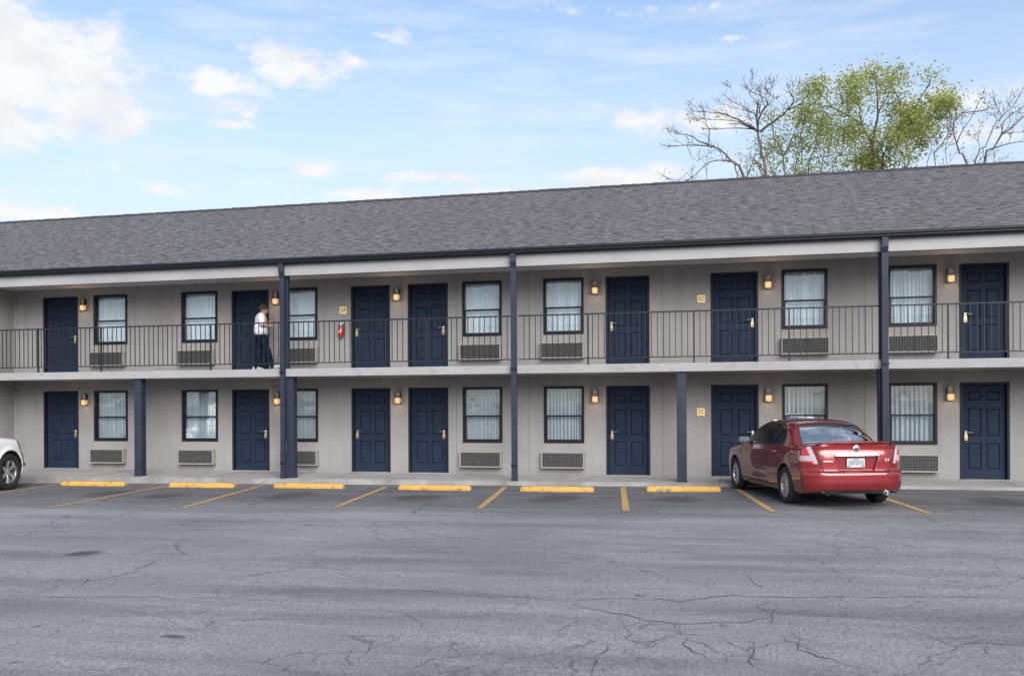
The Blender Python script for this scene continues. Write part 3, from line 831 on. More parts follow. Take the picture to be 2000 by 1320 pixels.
# ---------------------------------------------------------------- signs and extinguisher
def sign(x0, x1, z0, z1, lab, seed, style):
    root = thing('direction_sign', lab, 'sign', ((x0+x1)/2, -.001, z0), 0, 'small tan room direction signs')
    w = (x1-x0)/2; h = z1-z0
    MB().box(-w, w, -.012, 0, 0, h).build('plaque', M['sign_face'], root, bevel=.004)
    b = MB(); y = -.0145; u = h/10.
    def tri(cx, cz, s, d):
        pts = {'u': [(-s, -s), (s, -s), (0, s)], 'r': [(-s, -s), (s, 0), (-s, s)], 'l': [(s, -s), (s, s), (-s, 0)]}[d]
        b.prism_y([(cx+p*u, cz+q*u) for p, q in pts], y, -.0118)
    def bar(cx, cz, a, c, ang=0):
        ca, sa = math.cos(ang), math.sin(ang)
        b.prism_y([(cx+(p*ca-q*sa)*u, cz+(p*sa+q*ca)*u) for p, q in ((-a, -c), (a, -c), (a, c), (-a, c))], y, -.0118)
    X = (-2.4*u, 0, 2.4*u); t1, t2 = 6.7*u, 3.4*u
    if style == 0:
        tri(X[0], t1, 1.0, 'r'); bar(0, t1-.3*u, .35, 1.6, .5); bar(1.7*u, t1-.6*u, .35, 1.9); bar(3.2*u, t1-.6*u, .35, 1.9); bar(2.4*u, t1-.5*u, .8, .35)
        bar(X[0], t2, .9, .8); bar(.1*u, t2+.2*u, 1.0, .35, .4); bar(2.4*u, t2, 1.0, .35)
    elif style == 1:
        tri(X[0], t1, 1.2, 'u'); bar(0, t1, .35, 1.3); bar(X[2], t1+.2*u, 1.1, .5, .4)
        bar(X[0], t2, .9, .45, .6); bar(0, t2, .75, .75, .78); bar(X[2], t2, .4, 1.1)
    else:
        bar(X[0], t1, .5, 1.3, .4); tri(X[0]+.4*u, t1, .7, 'r'); bar(0, t1, .5, 1.2, .5); tri(.4*u, t1, .7, 'r'); bar(X[2], t1, .5, 1.1, -.3)
        bar(X[0], t2, .9, .5, .5); bar(0, t2, .9, .5, -.4); bar(X[2], t2, .4, 1.1, .2)
    b.build('marks', M['sign_mark'], root)
sign(-9.52, -9.33, 4.12, 4.305, 'small tan direction sign above the red fire extinguisher', 1, 0)
sign(-.70, -.525, 4.135, 4.31, 'small tan direction sign on the upper floor wall', 2, 1)
sign(-.72, -.545, 1.55, 1.72, 'small tan direction sign on the ground floor wall beside the door', 3, 2)
ext = thing('fire_extinguisher', 'red fire extinguisher with pale blue top hung on the upper wall', 'fire extinguisher', (-9.455, -.085, 3.48))
MB().lathe([(0, .07), (.06, .07), (.068, .085), (.068, .27), (.055, .31), (.03, .335), (0, .34)], 20, 'z').build('cylinder', M['ext_red'], ext, smooth=True)
MB().lathe([(.028, .33), (.028, .36), (.05, .365), (.055, .41), (.02, .42), (0, .42)], 14, 'z').box(-.012, .085, -.013, .013, .375, .392).build('valve', M['ext_blue'], ext)
MB().box(-.026, .026, -.074, -.064, .155, .22).build('label_plate', M['ext_label'], ext)
MB().box(-.06, .06, .062, .083, .06, .40).box(-.03, .03, -.04, .07, .05, .066).build('bracket', M['ac_case'], ext)
MB().tube([(.05, 0, .385), (.085, -.01, .34), (.085, -.01, .2), (.07, -.02, .08)], .009, 8).build('hose', M['rubber'], ext, smooth=True)
mat('cover_box', (.30, .045, .05), .4)
# ---------------------------------------------------------------- smooth solid surfaces
def cub(pts):
    P = np.array(pts, float); X, Y = P[:, 0], P[:, 1]
    d = np.diff(Y)/np.diff(X); m = np.zeros_like(Y)
    m[0], m[-1] = d[0], d[-1]
    for i in range(1, len(X)-1):
        m[i] = 0 if d[i-1]*d[i] <= 0 else 2*d[i-1]*d[i]/(d[i-1]+d[i])
    def f(x):
        x = np.clip(np.asarray(x, float), X[0], X[-1]); i = np.clip(np.searchsorted(X, x)-1, 0, len(X)-2)
        h = X[i+1]-X[i]; t = (x-X[i])/h
        return ((2*t**3-3*t**2+1)*Y[i] + (t**3-2*t**2+t)*h*m[i] + (-2*t**3+3*t**2)*Y[i+1] + (t**3-t**2)*h*m[i+1])
    return f
def smax(a, b, k):
    h = np.maximum(k-np.abs(a-b), 0)/k
    return np.maximum(a, b) + h*h*k*.25
def smin(a, b, k): return -smax(-a, -b, k)

def surface_nets(f, lo, hi, h):
    lo = np.array(lo, float); n = np.ceil((np.array(hi)-lo)/h).astype(int)+1
    ax = [lo[i]+h*np.arange(n[i]) for i in range(3)]
    Fv = f(ax[0][:, None, None], ax[1][None, :, None], ax[2][None, None, :])
    Fv = np.broadcast_to(Fv, tuple(n)).astype(np.float32)
    S = Fv < 0
    c = np.zeros(tuple(n-1), np.int8)
    for dx in (0, 1):
        for dy in (0, 1):
            for dz in (0, 1):
                c += S[dx:n[0]-1+dx, dy:n[1]-1+dy, dz:n[2]-1+dz]
    act = (c > 0) & (c < 8)
    I = np.argwhere(act); idx = np.full(act.shape, -1, np.int64); idx[act] = np.arange(len(I))
    acc = np.zeros((len(I), 3)); cnt = np.zeros(len(I))
    corners = [(a, b, d) for a in (0, 1) for b in (0, 1) for d in (0, 1)]
    for a in corners:
        for k in range(3):
            if a[k]: continue
            b = list(a); b[k] = 1; b = tuple(b)
            fa = Fv[I[:, 0]+a[0], I[:, 1]+a[1], I[:, 2]+a[2]]; fb = Fv[I[:, 0]+b[0], I[:, 1]+b[1], I[:, 2]+b[2]]
            mk = (fa < 0) != (fb < 0); t = np.where(mk, fa/np.where(mk, fa-fb, 1), 0)
            p = np.tile(np.array(a, float), (len(I), 1)); p[:, k] += t
            acc += p*mk[:, None]; cnt += mk
    V = lo + (I + acc/cnt[:, None])*h
    Q = []
    for k in range(3):
        sl0 = [slice(1, n[q]-1) for q in range(3)]; sl0[k] = slice(0, n[k]-1); sl1 = list(sl0); sl1[k] = slice(1, n[k])
        s0 = S[tuple(sl0)]; ch = np.argwhere(s0 != S[tuple(sl1)])
        o = np.ones(3, int); o[k] = 0; ch = ch + o
        u, v = [(1, 2), (2, 0), (0, 1)][k]
        def at(du, dv):
            q = ch.copy(); q[:, u] -= du; q[:, v] -= dv
            return idx[q[:, 0], q[:, 1], q[:, 2]]
        quad = np.stack([at(1, 1), at(0, 1), at(0, 0), at(1, 0)], 1)
        ins = S[ch[:, 0], ch[:, 1], ch[:, 2]]
        quad[~ins] = quad[~ins][:, ::-1]
        Q.append(quad)
    Q = np.concatenate(Q); Q = Q[(Q >= 0).all(1)]
    def grad(P, e):
        g = np.zeros_like(P)
        for k in range(3):
            d = np.zeros(3); d[k] = e; A = P+d; B = P-d
            g[:, k] = (f(A[:, 0], A[:, 1], A[:, 2])-f(B[:, 0], B[:, 1], B[:, 2]))/(2*e)
        return g
    V0 = V.copy()
    for _ in range(3):
        g = grad(V, h*.25); val = f(V[:, 0], V[:, 1], V[:, 2])
        st = -val[:, None]*g/np.maximum((g*g).sum(1), 1e-9)[:, None]
        V = V0 + np.clip(V+st-V0, -.6*h, .6*h)
    N = grad(V, h*.7); N /= np.maximum(np.linalg.norm(N, axis=1), 1e-9)[:, None]
    return V, Q, N

def split_parts(V, Q, N, cls, specs, root, off, gap=-1):
    """one mesh object per class; specs: class -> (name, material)"""
    made = {}
    for k, (name, m) in specs.items():
        q = Q[(cls == k) | ((cls == gap) if k == 0 else False)]
        if not len(q): continue
        mi = (cls[(cls == 0) | (cls == gap)] == gap).astype(int) if k == 0 else None
        u, inv = np.unique(q.ravel(), return_inverse=True)
        made[k] = np_mesh(name, V[u]-np.array(off), inv.reshape(-1, 4), [m, M['under_dark']] if k == 0 else m, root, True, mi, N[u])
    return made

def smooth_borders(V, Q, key, it=8):
    """straighten the seams between neighbouring panels"""
    e = np.concatenate([Q[:, [i, (i+1) % 4]] for i in range(4)]); k = np.tile(key, 4)
    e = np.sort(e, 1); o = np.lexsort((e[:, 1], e[:, 0])); e, k = e[o], k[o]
    same = (e[1:] == e[:-1]).all(1) & (k[1:] != k[:-1])
    B = e[1:][same]
    n = len(V); deg = np.bincount(B.ravel(), minlength=n); mv = deg == 2
    V = V.copy()
    for _ in range(it):
        acc = np.zeros_like(V); np.add.at(acc, B[:, 0], V[B[:, 1]]); np.add.at(acc, B[:, 1], V[B[:, 0]])
        V[mv] = .5*V[mv] + .25*acc[mv]
    return V

def in_poly(x, z, poly):
    r = np.zeros(x.shape, bool); n = len(poly)
    for i in range(n):
        (x1, z1), (x2, z2) = poly[i], poly[(i+1) % n]
        c = ((z1 > z) != (z2 > z)) & (x < (x2-x1)*(z-z1)/((z2-z1) if z2 != z1 else 1e-9)+x1)
        r ^= c
    return r
def near_line(x, z, pts, d):
    r = np.zeros(x.shape, bool)
    for (x1, z1), (x2, z2) in zip(pts[:-1], pts[1:]):
        l2 = (x2-x1)**2+(z2-z1)**2; t = np.clip(((x-x1)*(x2-x1)+(z-z1)*(z2-z1))/l2, 0, 1)
        r |= np.hypot(x-x1-t*(x2-x1), z-z1-t*(z2-z1)) < d
    return r

def make_wheel(root, x, y, r, w, rr, spokes, twin):
    s = 1 if y > 0 else -1
    wh = MB().lathe([(.0, -.02), (rr*.80, -.02), (rr*.80, -.0), (.0, -.0)], 28, 'y').build('wheel', M['under_dark'], root)
    wh.location = (x, y, r); wh.rotation_euler = (R(0), R(random.uniform(0, 60)), 0 if s > 0 else math.pi)
    h = w/2
    prof = [(rr*.99, h*.80), (rr*1.05, h*.98), (r*.90, h*1.02), (r*.965, h*.86), (r*.995, h*.6), (r, h*.3), (r, -h*.6), (r*.96, -h*.95), (rr, -h), (rr*.98, h*.5), (rr*.99, h*.8)]
    t = MB().lathe(prof, 44, 'y').build('tyre', M['rubber'], wh, smooth=True)
    b = MB(); f = h*.80
    b.lathe([(rr*.90, -.02), (rr*.93, f*.5), (rr*.955, f*.92), (rr*1.0, f), (rr*1.02, f-.006), (rr*1.0, -.02)], 44, 'y')
    b.lathe([(0, f*.80), (rr*.12, f*.80), (rr*.15, f*.72), (rr*.22, f*.68), (rr*.23, f*.3), (0, f*.3)], 24, 'y')
    for i in range(spokes):
        for q in ((-.5, .5) if twin else (0,)):
            a = 2*math.pi*i/spokes + q*(.30 if twin else 0)
            w0, w1 = (rr*.060, rr*.060) if twin else (rr*.13, rr*.16)
            r0, r1 = rr*.17, rr*.94
            pa = 2*math.pi*i/spokes + q*(.55 if twin else 0)
            P0 = Vector((math.cos(pa)*r0, 0, math.sin(pa)*r0)); P1 = Vector((math.cos(a)*r1, 0, math.sin(a)*r1))
            tdir = (P1-P0).normalized(); nn = Vector((-tdir.z, 0, tdir.x))
            V = []
            for (P, ww, yf, yb) in ((P0, w0, f*.68, f*.2), (P0.lerp(P1, .5), (w0+w1)*.5, f*.80, f*.30), (P1, w1, f*.93, f*.45)):
                for (k, yy) in ((-1, yb), (-.75, yf), (.75, yf), (1, yb)):
                    p = P+nn*ww*k; V.append((p.x, yy, p.z))
            F = [(0, 1, 2, 3)[::-1], (8, 9, 10, 11)]
            for j in (0, 4):
                for k in range(4): F.append((j+k, j+(k+1) % 4, j+4+(k+1) % 4, j+4+k))
            b.add(V, F)
    b.build('rim', M['alloy'], wh, bevel=.003)
    return wh

def hat(y, z, w, zc, rot=0): pass

# ---------------------------------------------------------------- red sedan
def sedan():
    L = 4.82
    off = (L/2, 0, 0)
    Wx = cub([(-.1, .86), (.3, .872), (.9, .892), (1.6, .895), (2.6, .897), (3.6, .893), (4.1, .880), (4.5, .86), (4.9, .84)])
    Wz = cub([(.1, .90), (.2, .935), (.33, .972), (.52, .995), (.66, 1.0), (.80, .993), (.92, .972), (1.0, .945), (1.10, .88)])
    zt = cub([(-.1, 1.06), (.10, 1.085), (.3, 1.085), (.75, 1.05), (1.2, 1.02), (2.4, .99), (3.4, .99), (3.8, .945), (4.3, .865), (4.6, .78), (4.9, .60)])
    zb = cub([(-.1, .30), (.25, .24), (.7, .20), (4.2, .19), (4.9, .25)])
    rf = cub([(.3, .90), (.62, .98), (.80, 1.09), (1.0, 1.222), (1.22, 1.352), (1.42, 1.420), (1.7, 1.455), (2.15, 1.47), (2.6, 1.455), (2.85, 1.40), (3.1, 1.27), (3.45, 1.05), (3.8, .84)])
    wb = cub([(.3, .70), (.7, .735), (1.1, .79), (1.6, .825), (2.2, .835), (2.9, .83), (3.5, .80)])
    xr = cub([(.1, .20), (.24, .10), (.34, .03), (.44, .0), (.55, .0), (.60, .012), (.63, .062), (.70, .066), (.80, .068), (.88, .074), (.98, .092), (1.05, .088), (1.085, .06), (1.12, .10)])
    xf = cub([(.1, 4.70), (.3, 4.80), (.5, 4.82), (.65, 4.80), (.8, 4.70), (.95, 4.45), (1.2, 4.0)])
    ax = (1.02, 3.796); AR = .368; RR = .325
    def f(x, y, z):
        a = np.abs(y)
        low = smax(a - Wx(x)*Wz(z), z - (zt(x) - .055*(a/.85)**3), .07)
        rear = xr(z) + .05*(a/.85)**2 + .22*(np.maximum(a-.45, 0)/.43)**2.6 - x
        fr = x - (xf(z) - .10*(a/.85)**2 - .42*(np.maximum(a-.30, 0)/.58)**2.3)
        low = smax(low, rear, .045); low = smax(low, fr, .08)
        # plate recess in the trunk lid
        rec = np.maximum(np.maximum(a - (.30+.32*(z-.63)), np.abs(z-.75)-.115), x-.135+.0*z)
        low = smax(low, -rec, .012)
        # shoulder crease and door scoop
        low = low + .010*np.exp(-((z-.44)/.07)**2)*(a > .5)*np.exp(-((x-2.3)/1.0)**4)
        tum = .56
        cab = smax(a - (wb(x) - tum*np.maximum(z-1.0, 0) - .30*np.maximum(z-1.30, 0)), z - (rf(x) - .055*(a/.6)**2.2), .09)
        cab = smax(np.maximum(cab, .75 - z), np.maximum(.55 - x, x - 3.75), .04)
        d = smin(low, cab, .05)
        for xa in ax:
            rad = np.hypot(x-xa, z-.33)
            hole = np.maximum(rad-AR, .52-a)
            d = smax(d, -hole, .02)
        return smax(d, zb(x)-z, .05)
    V, Q, N = surface_nets(f, (-.06, -.98, .12), (4.9, .98, 1.53), .0108)
    C = V[Q].mean(1); n = N[Q].mean(1)
    x, y, z = C.T; a = np.abs(y)
    cls = np.zeros(len(C), int)
    side = (np.abs(n[:, 1]) > .45)
    # lower panels
    fd = [(2.33, .30), (3.42, .30), (3.46, .60), (3.40, .97), (2.35, 1.0)]
    rd = [(1.50, .30), (2.33, .30), (2.35, 1.0), (1.22, 1.02), (1.25, .86), (1.33, .70), (1.42, .52)]
    cls[side & in_poly(x, z, fd) & (y > 0)] = 1; cls[side & in_poly(x, z, rd) & (y > 0)] = 2
    cls[side & in_poly(x, z, fd) & (y < 0)] = 3; cls[side & in_poly(x, z, rd) & (y < 0)] = 4
    bump = (x < .80) & (z < .60) & ~((x > .62) & (z > .40)) & (x < .45+.5*(.60-z))
    lidw = .555 + .30*np.clip(z-.60, 0, .5)
    rearf = (x < .32) & (n[:, 0] < -.12)
    cls[bump] = 5
    cls[(x < .50) & (z < .72) & (a > lidw) & (n[:, 0] < .1)] = 5
    lid = (rearf & (z >= .60) & (a < lidw)) | ((x < .74) & (n[:, 2] > .35) & (a < .66) & (z > 1.0))
    cls[lid & (cls == 0)] = 6; cls[rearf & (z >= .60) & (a < lidw)] = 6
    cls[(x > 3.42) & (n[:, 2] > .35) & (a < .74) & (z > .72)] = 7
    cls[(x > 4.25) & (z < .62)] = 8
    # gaps
    gap = np.zeros(len(C), bool)
    for poly in (fd, rd): gap |= side & near_line(x, z, poly+[poly[0]], .0080) & (z < 1.0)
    gap |= (x < .4) & near_line(a, z, [(.90, 1.04), (.70, 1.06), (.555, .60), (0, .595)], .0085) & (n[:, 0] < -.1)
    gap |= side & near_line(x, z, [(.42, .72), (.60, .66), (.66, .58), (.66, .40)], .007)
    gap |= near_line(a, x, [(.0, .735), (.62, .735), (.68, .60), (.72, .25)], .006) & (n[:, 2] > .3) & (z > 1.0)
    cls[gap] = 9
    # lights
    ci = .555+.33*np.clip(z-.60, 0, 1)
    tlr = in_poly(a, z, [(.625, .715), (.735, 1.045), (.83, 1.03), (.99, .97), (.99, .74), (.80, .715)]) & (x < .46) & (n[:, 0] < -.02)
    tls = in_poly(x, z, [(.0, .72), (.0, 1.045), (.20, 1.04), (.46, .93), (.34, .77)]) & (a > .62)
    tl = tlr & tls
    cls[tl & (y > 0)] = 10; cls[tl & (y < 0)] = 11
    zone = np.zeros(len(C), int)
    dd = np.hypot((a-.80)/1.0, (z-.93)/1.0)
    red = (a > ci+.095) & (x < .40) & (((z > .87) & (z < 1.025)) | (z < .785))
    zone[red] = 1
    hl = in_poly(x, z, [(4.10, .80), (4.18, .90), (4.5, .80), (4.74, .70), (4.70, .60), (4.4, .66)]) & (a > .48) & (x > 4.08)
    cls[hl & (y > 0)] = 12; cls[hl & (y < 0)] = 13
    # glass
    gf = [(3.30, 1.00), (2.46, .998), (2.42, 1.365), (2.62, 1.362), (2.82, 1.30), (3.06, 1.165)]
    gr = [(2.37, .998), (1.52, 1.018), (1.38, 1.05), (1.33, 1.11), (1.42, 1.21), (1.58, 1.305), (1.80, 1.36), (2.0, 1.378), (2.35, 1.375)]
    dlo = [(3.40, .975), (1.46, .995), (1.30, 1.06), (1.28, 1.14), (1.40, 1.26), (1.58, 1.345), (1.80, 1.395), (2.3, 1.41), (2.62, 1.392), (2.85, 1.325), (3.12, 1.17)]
    up_side = (np.abs(n[:, 1]) > .42) & (a > .45)
    cls[up_side & in_poly(x, z, dlo)] = 14
    cls[up_side & in_poly(x, z, gf) & (y > 0)] = 15; cls[up_side & in_poly(x, z, gr) & (y > 0)] = 16
    cls[up_side & in_poly(x, z, gf) & (y < 0)] = 17; cls[up_side & in_poly(x, z, gr) & (y < 0)] = 18
    bw = np.interp(x, [.72, .85, 1.05, 1.3, 1.5], [.60, .64, .60, .53, .48])
    rg = (x > .75) & (x < 1.34) & (a < bw) & (z > 1.05)
    cls[rg & (n[:, 2] > .2)] = 19
    rim = (x > .755+.02) & (x < 1.315) & (a < bw-.022) & (z > 1.05) & (n[:, 2] > .2)
    cls[rim] = 20
    ww = np.interp(x, [2.7, 3.1, 3.36], [.50, .60, .70])
    cls[(x > 2.72) & (x < 3.37) & (a < ww) & (z > 1.0) & (n[:, 2] > .2)] = 21
    cls[((np.abs(np.hypot(x-ax[0], z-.33)) < AR+.004) | (np.hypot(x-ax[1], z-.33) < AR+.004)) & (a > .45)] = 22
    cls[(n[:, 2] < -.75) & (z < .36)] = 22
    lip = ((np.abs(n[:, 1]) > .5) & (a > .8))
    cls[(cls == 22) & lip & (np.minimum(np.hypot(x-ax[0], z-.33), np.hypot(x-ax[1], z-.33)) > AR-.012)] = 0
    V = smooth_borders(V, Q, cls*2+zone)
    root = thing('parked_car', 'dark red four door sedan parked nose-in by the walkway, seen from behind with alloy wheels', 'car')
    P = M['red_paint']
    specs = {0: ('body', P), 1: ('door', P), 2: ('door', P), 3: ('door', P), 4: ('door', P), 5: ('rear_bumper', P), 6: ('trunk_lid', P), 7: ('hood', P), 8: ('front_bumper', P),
             12: ('headlight', M['lens_clear']), 13: ('headlight', M['lens_clear']), 14: ('window_trim', M['dark_plastic']),
             15: ('side_window', M['car_glass']), 16: ('side_window', M['car_glass']), 17: ('side_window', M['car_glass']), 18: ('side_window', M['car_glass']),
             19: ('rear_window_seal', M['dark_plastic']), 20: ('rear_window', M['rear_glass']), 21: ('windshield', M['car_glass']), 22: ('underbody', M['under_dark'])}
    made = split_parts(V, Q, N, cls, specs, root, off, 9)
    for k in (10, 11):
        q = Q[cls == k]; u, inv = np.unique(q.ravel(), return_inverse=True)
        np_mesh('tail_light', V[u]-np.array(off), inv.reshape(-1, 4), [M['lens_clear'], M['lens_red']], root, True, zone[cls == k], N[u])
    o_ = -L/2
    for xa in ax:
        for s in (1, -1): make_wheel(root, xa+o_, s*.775, RR, .215, .222, 7, True)
    # trunk furniture
    def xs_(yy, zz):  # rear surface position
        a_ = abs(yy); return float(xr(zz)) + .05*(a_/.85)**2 + .22*(max(a_-.45, 0)/.43)**2.6
    b = MB(); pts = []
    for yy in np.linspace(-.375, .375, 17):
        e = min(1, (.385-abs(yy))/.03); X = xs_(yy, .89) + o_
        pts.append([(X+.01, yy, .89-.022*e), (X-.020, yy, .89-.022*e), (X-.030, yy, .89-.012), (X-.022, yy, .89+.024*e), (X+.01, yy, .89+.024*e)])
    V_ = [p for r_ in pts for p in r_]; F_ = [(0, 1, 2, 3, 4), tuple((len(pts)-1)*5+i for i in range(5))[::-1]]
    for i in range(len(pts)-1):
        for k in range(5): F_.append((i*5+k, (i+1)*5+k, (i+1)*5+(k+1) % 5, i*5+(k+1) % 5))
    MB().add(V_, F_).build('chrome_strip', M['chrome'], root, smooth=False, bevel=.004)
    # spoiler lip
    pts = []
    for yy in np.linspace(-.66, .66, 25):
        t = 1-(abs(yy)/.67)**3; X = .055+o_ + .05*(yy/.66)**2; zz = 1.085-.03*(yy/.7)**4
        pts.append([(X+.16, yy, zz-.004), (X+.02, yy, zz-.012), (X-.030, yy, zz+.004+.010*t), (X-.028, yy, zz+.018*t+.008), (X+.06, yy, zz+.026*t+.004)])
    V_ = [p for r_ in pts for p in r_]; F_ = [(0, 1, 2, 3, 4), tuple((len(pts)-1)*5+i for i in range(5))[::-1]]
    for i in range(len(pts)-1):
        for k in range(5): F_.append((i*5+k, (i+1)*5+k, (i+1)*5+(k+1) % 5, i*5+(k+1) % 5))
    MB().add(V_, F_).build('spoiler', P, root, smooth=True)
    # emblem: ring with a forked dark mark
    X = xs_(0, .99)+o_
    e = MB().lathe([(.036, -.006), (.052, -.002), (.056, .006), (.054, .014), (.040, .014), (.036, .004)], 28, 'x', 0, (0, 0, 0))
    e.lathe([(0, .002), (.038, .002), (.038, .008), (0, .008)], 24, 'x', 1)
    for (aa, ln) in ((90+35, .032), (90-35, .032), (270, .030)):
        ca, sa = math.cos(R(aa)), math.sin(R(aa)); w_ = .007
        e.add([(-.002, -ca*0-sa*w_, sa*0+ca*w_), (-.002, sa*w_, -ca*w_), (-.002, ca*ln+sa*w_, sa*ln-ca*w_), (-.002, ca*ln-sa*w_, sa*ln+ca*w_)], [(0, 1, 2, 3), (3, 2, 1, 0)], 0)
    eo = e.build('emblem', [M['chrome'], M['dark_plastic']], root); eo.location = (X-.010, 0, .99)
    # licence plate
    pl = MB().box(-.008, .0, -.152, .152, -.076, .076).build('license_plate', M['plate'], root, bevel=.004); pl.location = (.112+o_, 0, .755)
    b = MB()
    for i, yy in enumerate((.108, .072, .036, -.006, -.042, -.078, -.114)):
        sh = i % 3
        b.box(-.0105, -.0075, yy-.013, yy-.006, -.034, .042); b.box(-.0105, -.0075, yy+.006, yy+.013, -.034, .042)
        if sh != 1: b.box(-.0105, -.0075, yy-.006, yy+.006, .032, .042)
        if sh != 2: b.box(-.0105, -.0075, yy-.006, yy+.006, -.034, -.024)
        if sh == 1: b.box(-.0105, -.0075, yy-.006, yy+.006, -.003, .008)
    b.box(-.0105, -.0075, .10, .135, -.066, -.046); b.box(-.0105, -.0075, -.135, -.095, -.066, -.046); b.box(-.0105, -.0075, -.05, .05, .052, .062)
    b.build('plate_lettering', M['plate_mark'], pl)
    # badges: small bright letter strokes either side
    b = MB()
    for i in range(5):
        yy = .545-.032*i; X = xs_(yy, .785)+o_-.004
        b.prism_x([(yy+.010, .775), (yy-.006, .775), (yy-.012, .797), (yy+.004, .797)], X, X+.006)
        if i % 2: b.box(X, X+.006, yy-.014, yy+.010, .783, .789)
    b.build('badge', M['white_mark'], root)
    cu = bpy.data.curves.new('badge', 'FONT'); cu.body = '2.5'; cu.size = .058; cu.extrude = .003; cu.align_x = 'CENTER'
    to = bpy.data.objects.new('tmp', cu); COL.objects.link(to); dg = bpy.context.evaluated_depsgraph_get()
    me = bpy.data.meshes.new_from_object(to.evaluated_get(dg)); bpy.data.objects.remove(to)
    me.materials.clear(); me.materials.append(M['white_mark'])
    bo = link(bpy.data.objects.new('badge', me), root); bo.rotation_euler = (R(90), 0, R(-90-8)); bo.location = (xs_(-.52, .80)+o_-.006, -.52, .785)
    # exhausts
    for s in (1, -1):
        b = MB().lathe([(.034, .16), (.036, -.03), (.030, -.03), (.028, .12)], 20, 'x').build('exhaust_pipe', M['alloy'] if s < 0 else M['dark_plastic'], root, smooth=True); b.location = (.085+o_, s*.50, .262)
        MB().lathe([(0, .09), (.028, .09)], 16, 'x').build('bore', M['under_dark'], b)
    MB().box(.10+o_, .5+o_, -.60, .60, .245, .30).build('rear_valance', M['dark_plastic'], root, bevel=.02)
    # antenna, third brake light hint, mirrors, handles
    MB().tube([(1.72+o_, -.02, 1.425), (1.70+o_, -.02, 1.445), (1.66+o_, -.02, 1.50)], [.022, .014, .004], 8).build('antenna', M['dark_plastic'], root, smooth=True)
    for s in (1, -1):
        mp = (3.02+o_, s*.955, 1.04)
        sph = MB(); pr = []
        for i, (xx, sc) in enumerate(((-.055, .90), (-.045, 1.0), (.0, 1.0), (.05, .82), (.085, .45), (.095, .1))):
            for k in range(16):
                an = 2*math.pi*k/16; ca, sa = math.cos(an), math.sin(an)
                pr.append((xx, .115*sc*math.copysign(abs(ca)**.7, ca), .072*sc*math.copysign(abs(sa)**.7, sa)))
        F_ = [tuple(range(16))]
        for i in range(5):
            for k in range(16): F_.append((i*16+k, i*16+(k+1) % 16, (i+1)*16+(k+1) % 16, (i+1)*16+k))
        sph.add(pr, F_); sph.box(-.02, .05, -s*.14 if s > 0 else .06, -.06 if s > 0 else .14, -.07, -.02)
        mo = sph.build('side_mirror', P, root, smooth=True); mo.location = mp
        g = [( -.0565, .100*math.copysign(abs(math.cos(t))**.7, math.cos(t)), .060*math.copysign(abs(math.sin(t))**.7, math.sin(t))) for t in np.linspace(0, 2*math.pi, 24, endpoint=False)]
        MB().add(g, [tuple(range(24))]).build('mirror_glass', M['mirror_face'], mo)
        for xh, key in ((2.52, 1 if s > 0 else 3), (1.52, 2 if s > 0 else 4)):
            yy = s*(float(Wx(xh))*float(Wz(.885)))
            hb = MB().tube([(-.095, 0, 0), (-.08, s*.028, .002), (0, s*.036, .004), (.08, s*.028, .002), (.095, 0, 0)], [.012, .016, .017, .016, .012], 8).build('door_handle', P, made[key], smooth=True)
            hb.location = (xh+o_, yy-s*.004, .885)
    # cabin
    def seat(xc, yc, w, rear=False):
        b = MB(); b.box(xc-.25, xc+.27, yc-w/2, yc+w/2, .32, .60)
        b.add([(xc-.27, yc-w/2, .55), (xc-.13, yc-w/2, .55), (xc-.13, yc+w/2, .55), (xc-.27, yc+w/2, .55), (xc-.42, yc-w*.42, 1.10), (xc-.32, yc-w*.42, 1.12), (xc-.32, yc+w*.42, 1.12), (xc-.42, yc+w*.42, 1.10)],
              [(0, 3, 2, 1), (4, 5, 6, 7), (0, 1, 5, 4), (1, 2, 6, 5), (2, 3, 7, 6), (3, 0, 4, 7)])
        for hy in ((0,) if not rear else (-w*.3, w*.3)): b.box(xc-.43, xc-.33, yc+hy-.13, yc+hy+.13, 1.13, 1.31)
        b.build('seat', M['seat_cloth'], root, bevel=.03)
    seat(2.62+o_, .37, .52); seat(2.62+o_, -.37, .52); seat(1.80+o_, 0, 1.25, True)
    MB().box(.95+o_, 1.42+o_, -.6, .6, 1.00, 1.03).build('parcel_shelf', M['seat_cloth'], root)
    MB().box(3.05+o_, 3.35+o_, -.7, .7, .78, .97).build('dashboard', M['dark_plastic'], root, bevel=.05)
    MB().box(.6+o_, 4.2+o_, -.7, .7, .25, .30).build('floor_pan', M['under_dark'], root)
    st = MB().add([(1.08+o_, .40, 1.215), (1.08+o_, .18, 1.222), (1.19+o_, .18, 1.272), (1.19+o_, .40, 1.264)], [(0, 1, 2, 3)])
    st.add([(p[0], p[1], p[2]-.003) for p in st.v], [(3, 2, 1, 0)]); st.build('window_sticker', M['paper'], root)
    # place: rear axle measured on the lot
    u = Vector((-.293, .956, 0))
    c = Vector((1.77, -4.515, 0)) + u*(L/2-ax[0])
    root.location = (c.x, c.y, gz(1.0)+.0); root.rotation_euler = (0, 0, math.atan2(u.y, u.x))
    return root
sedan()

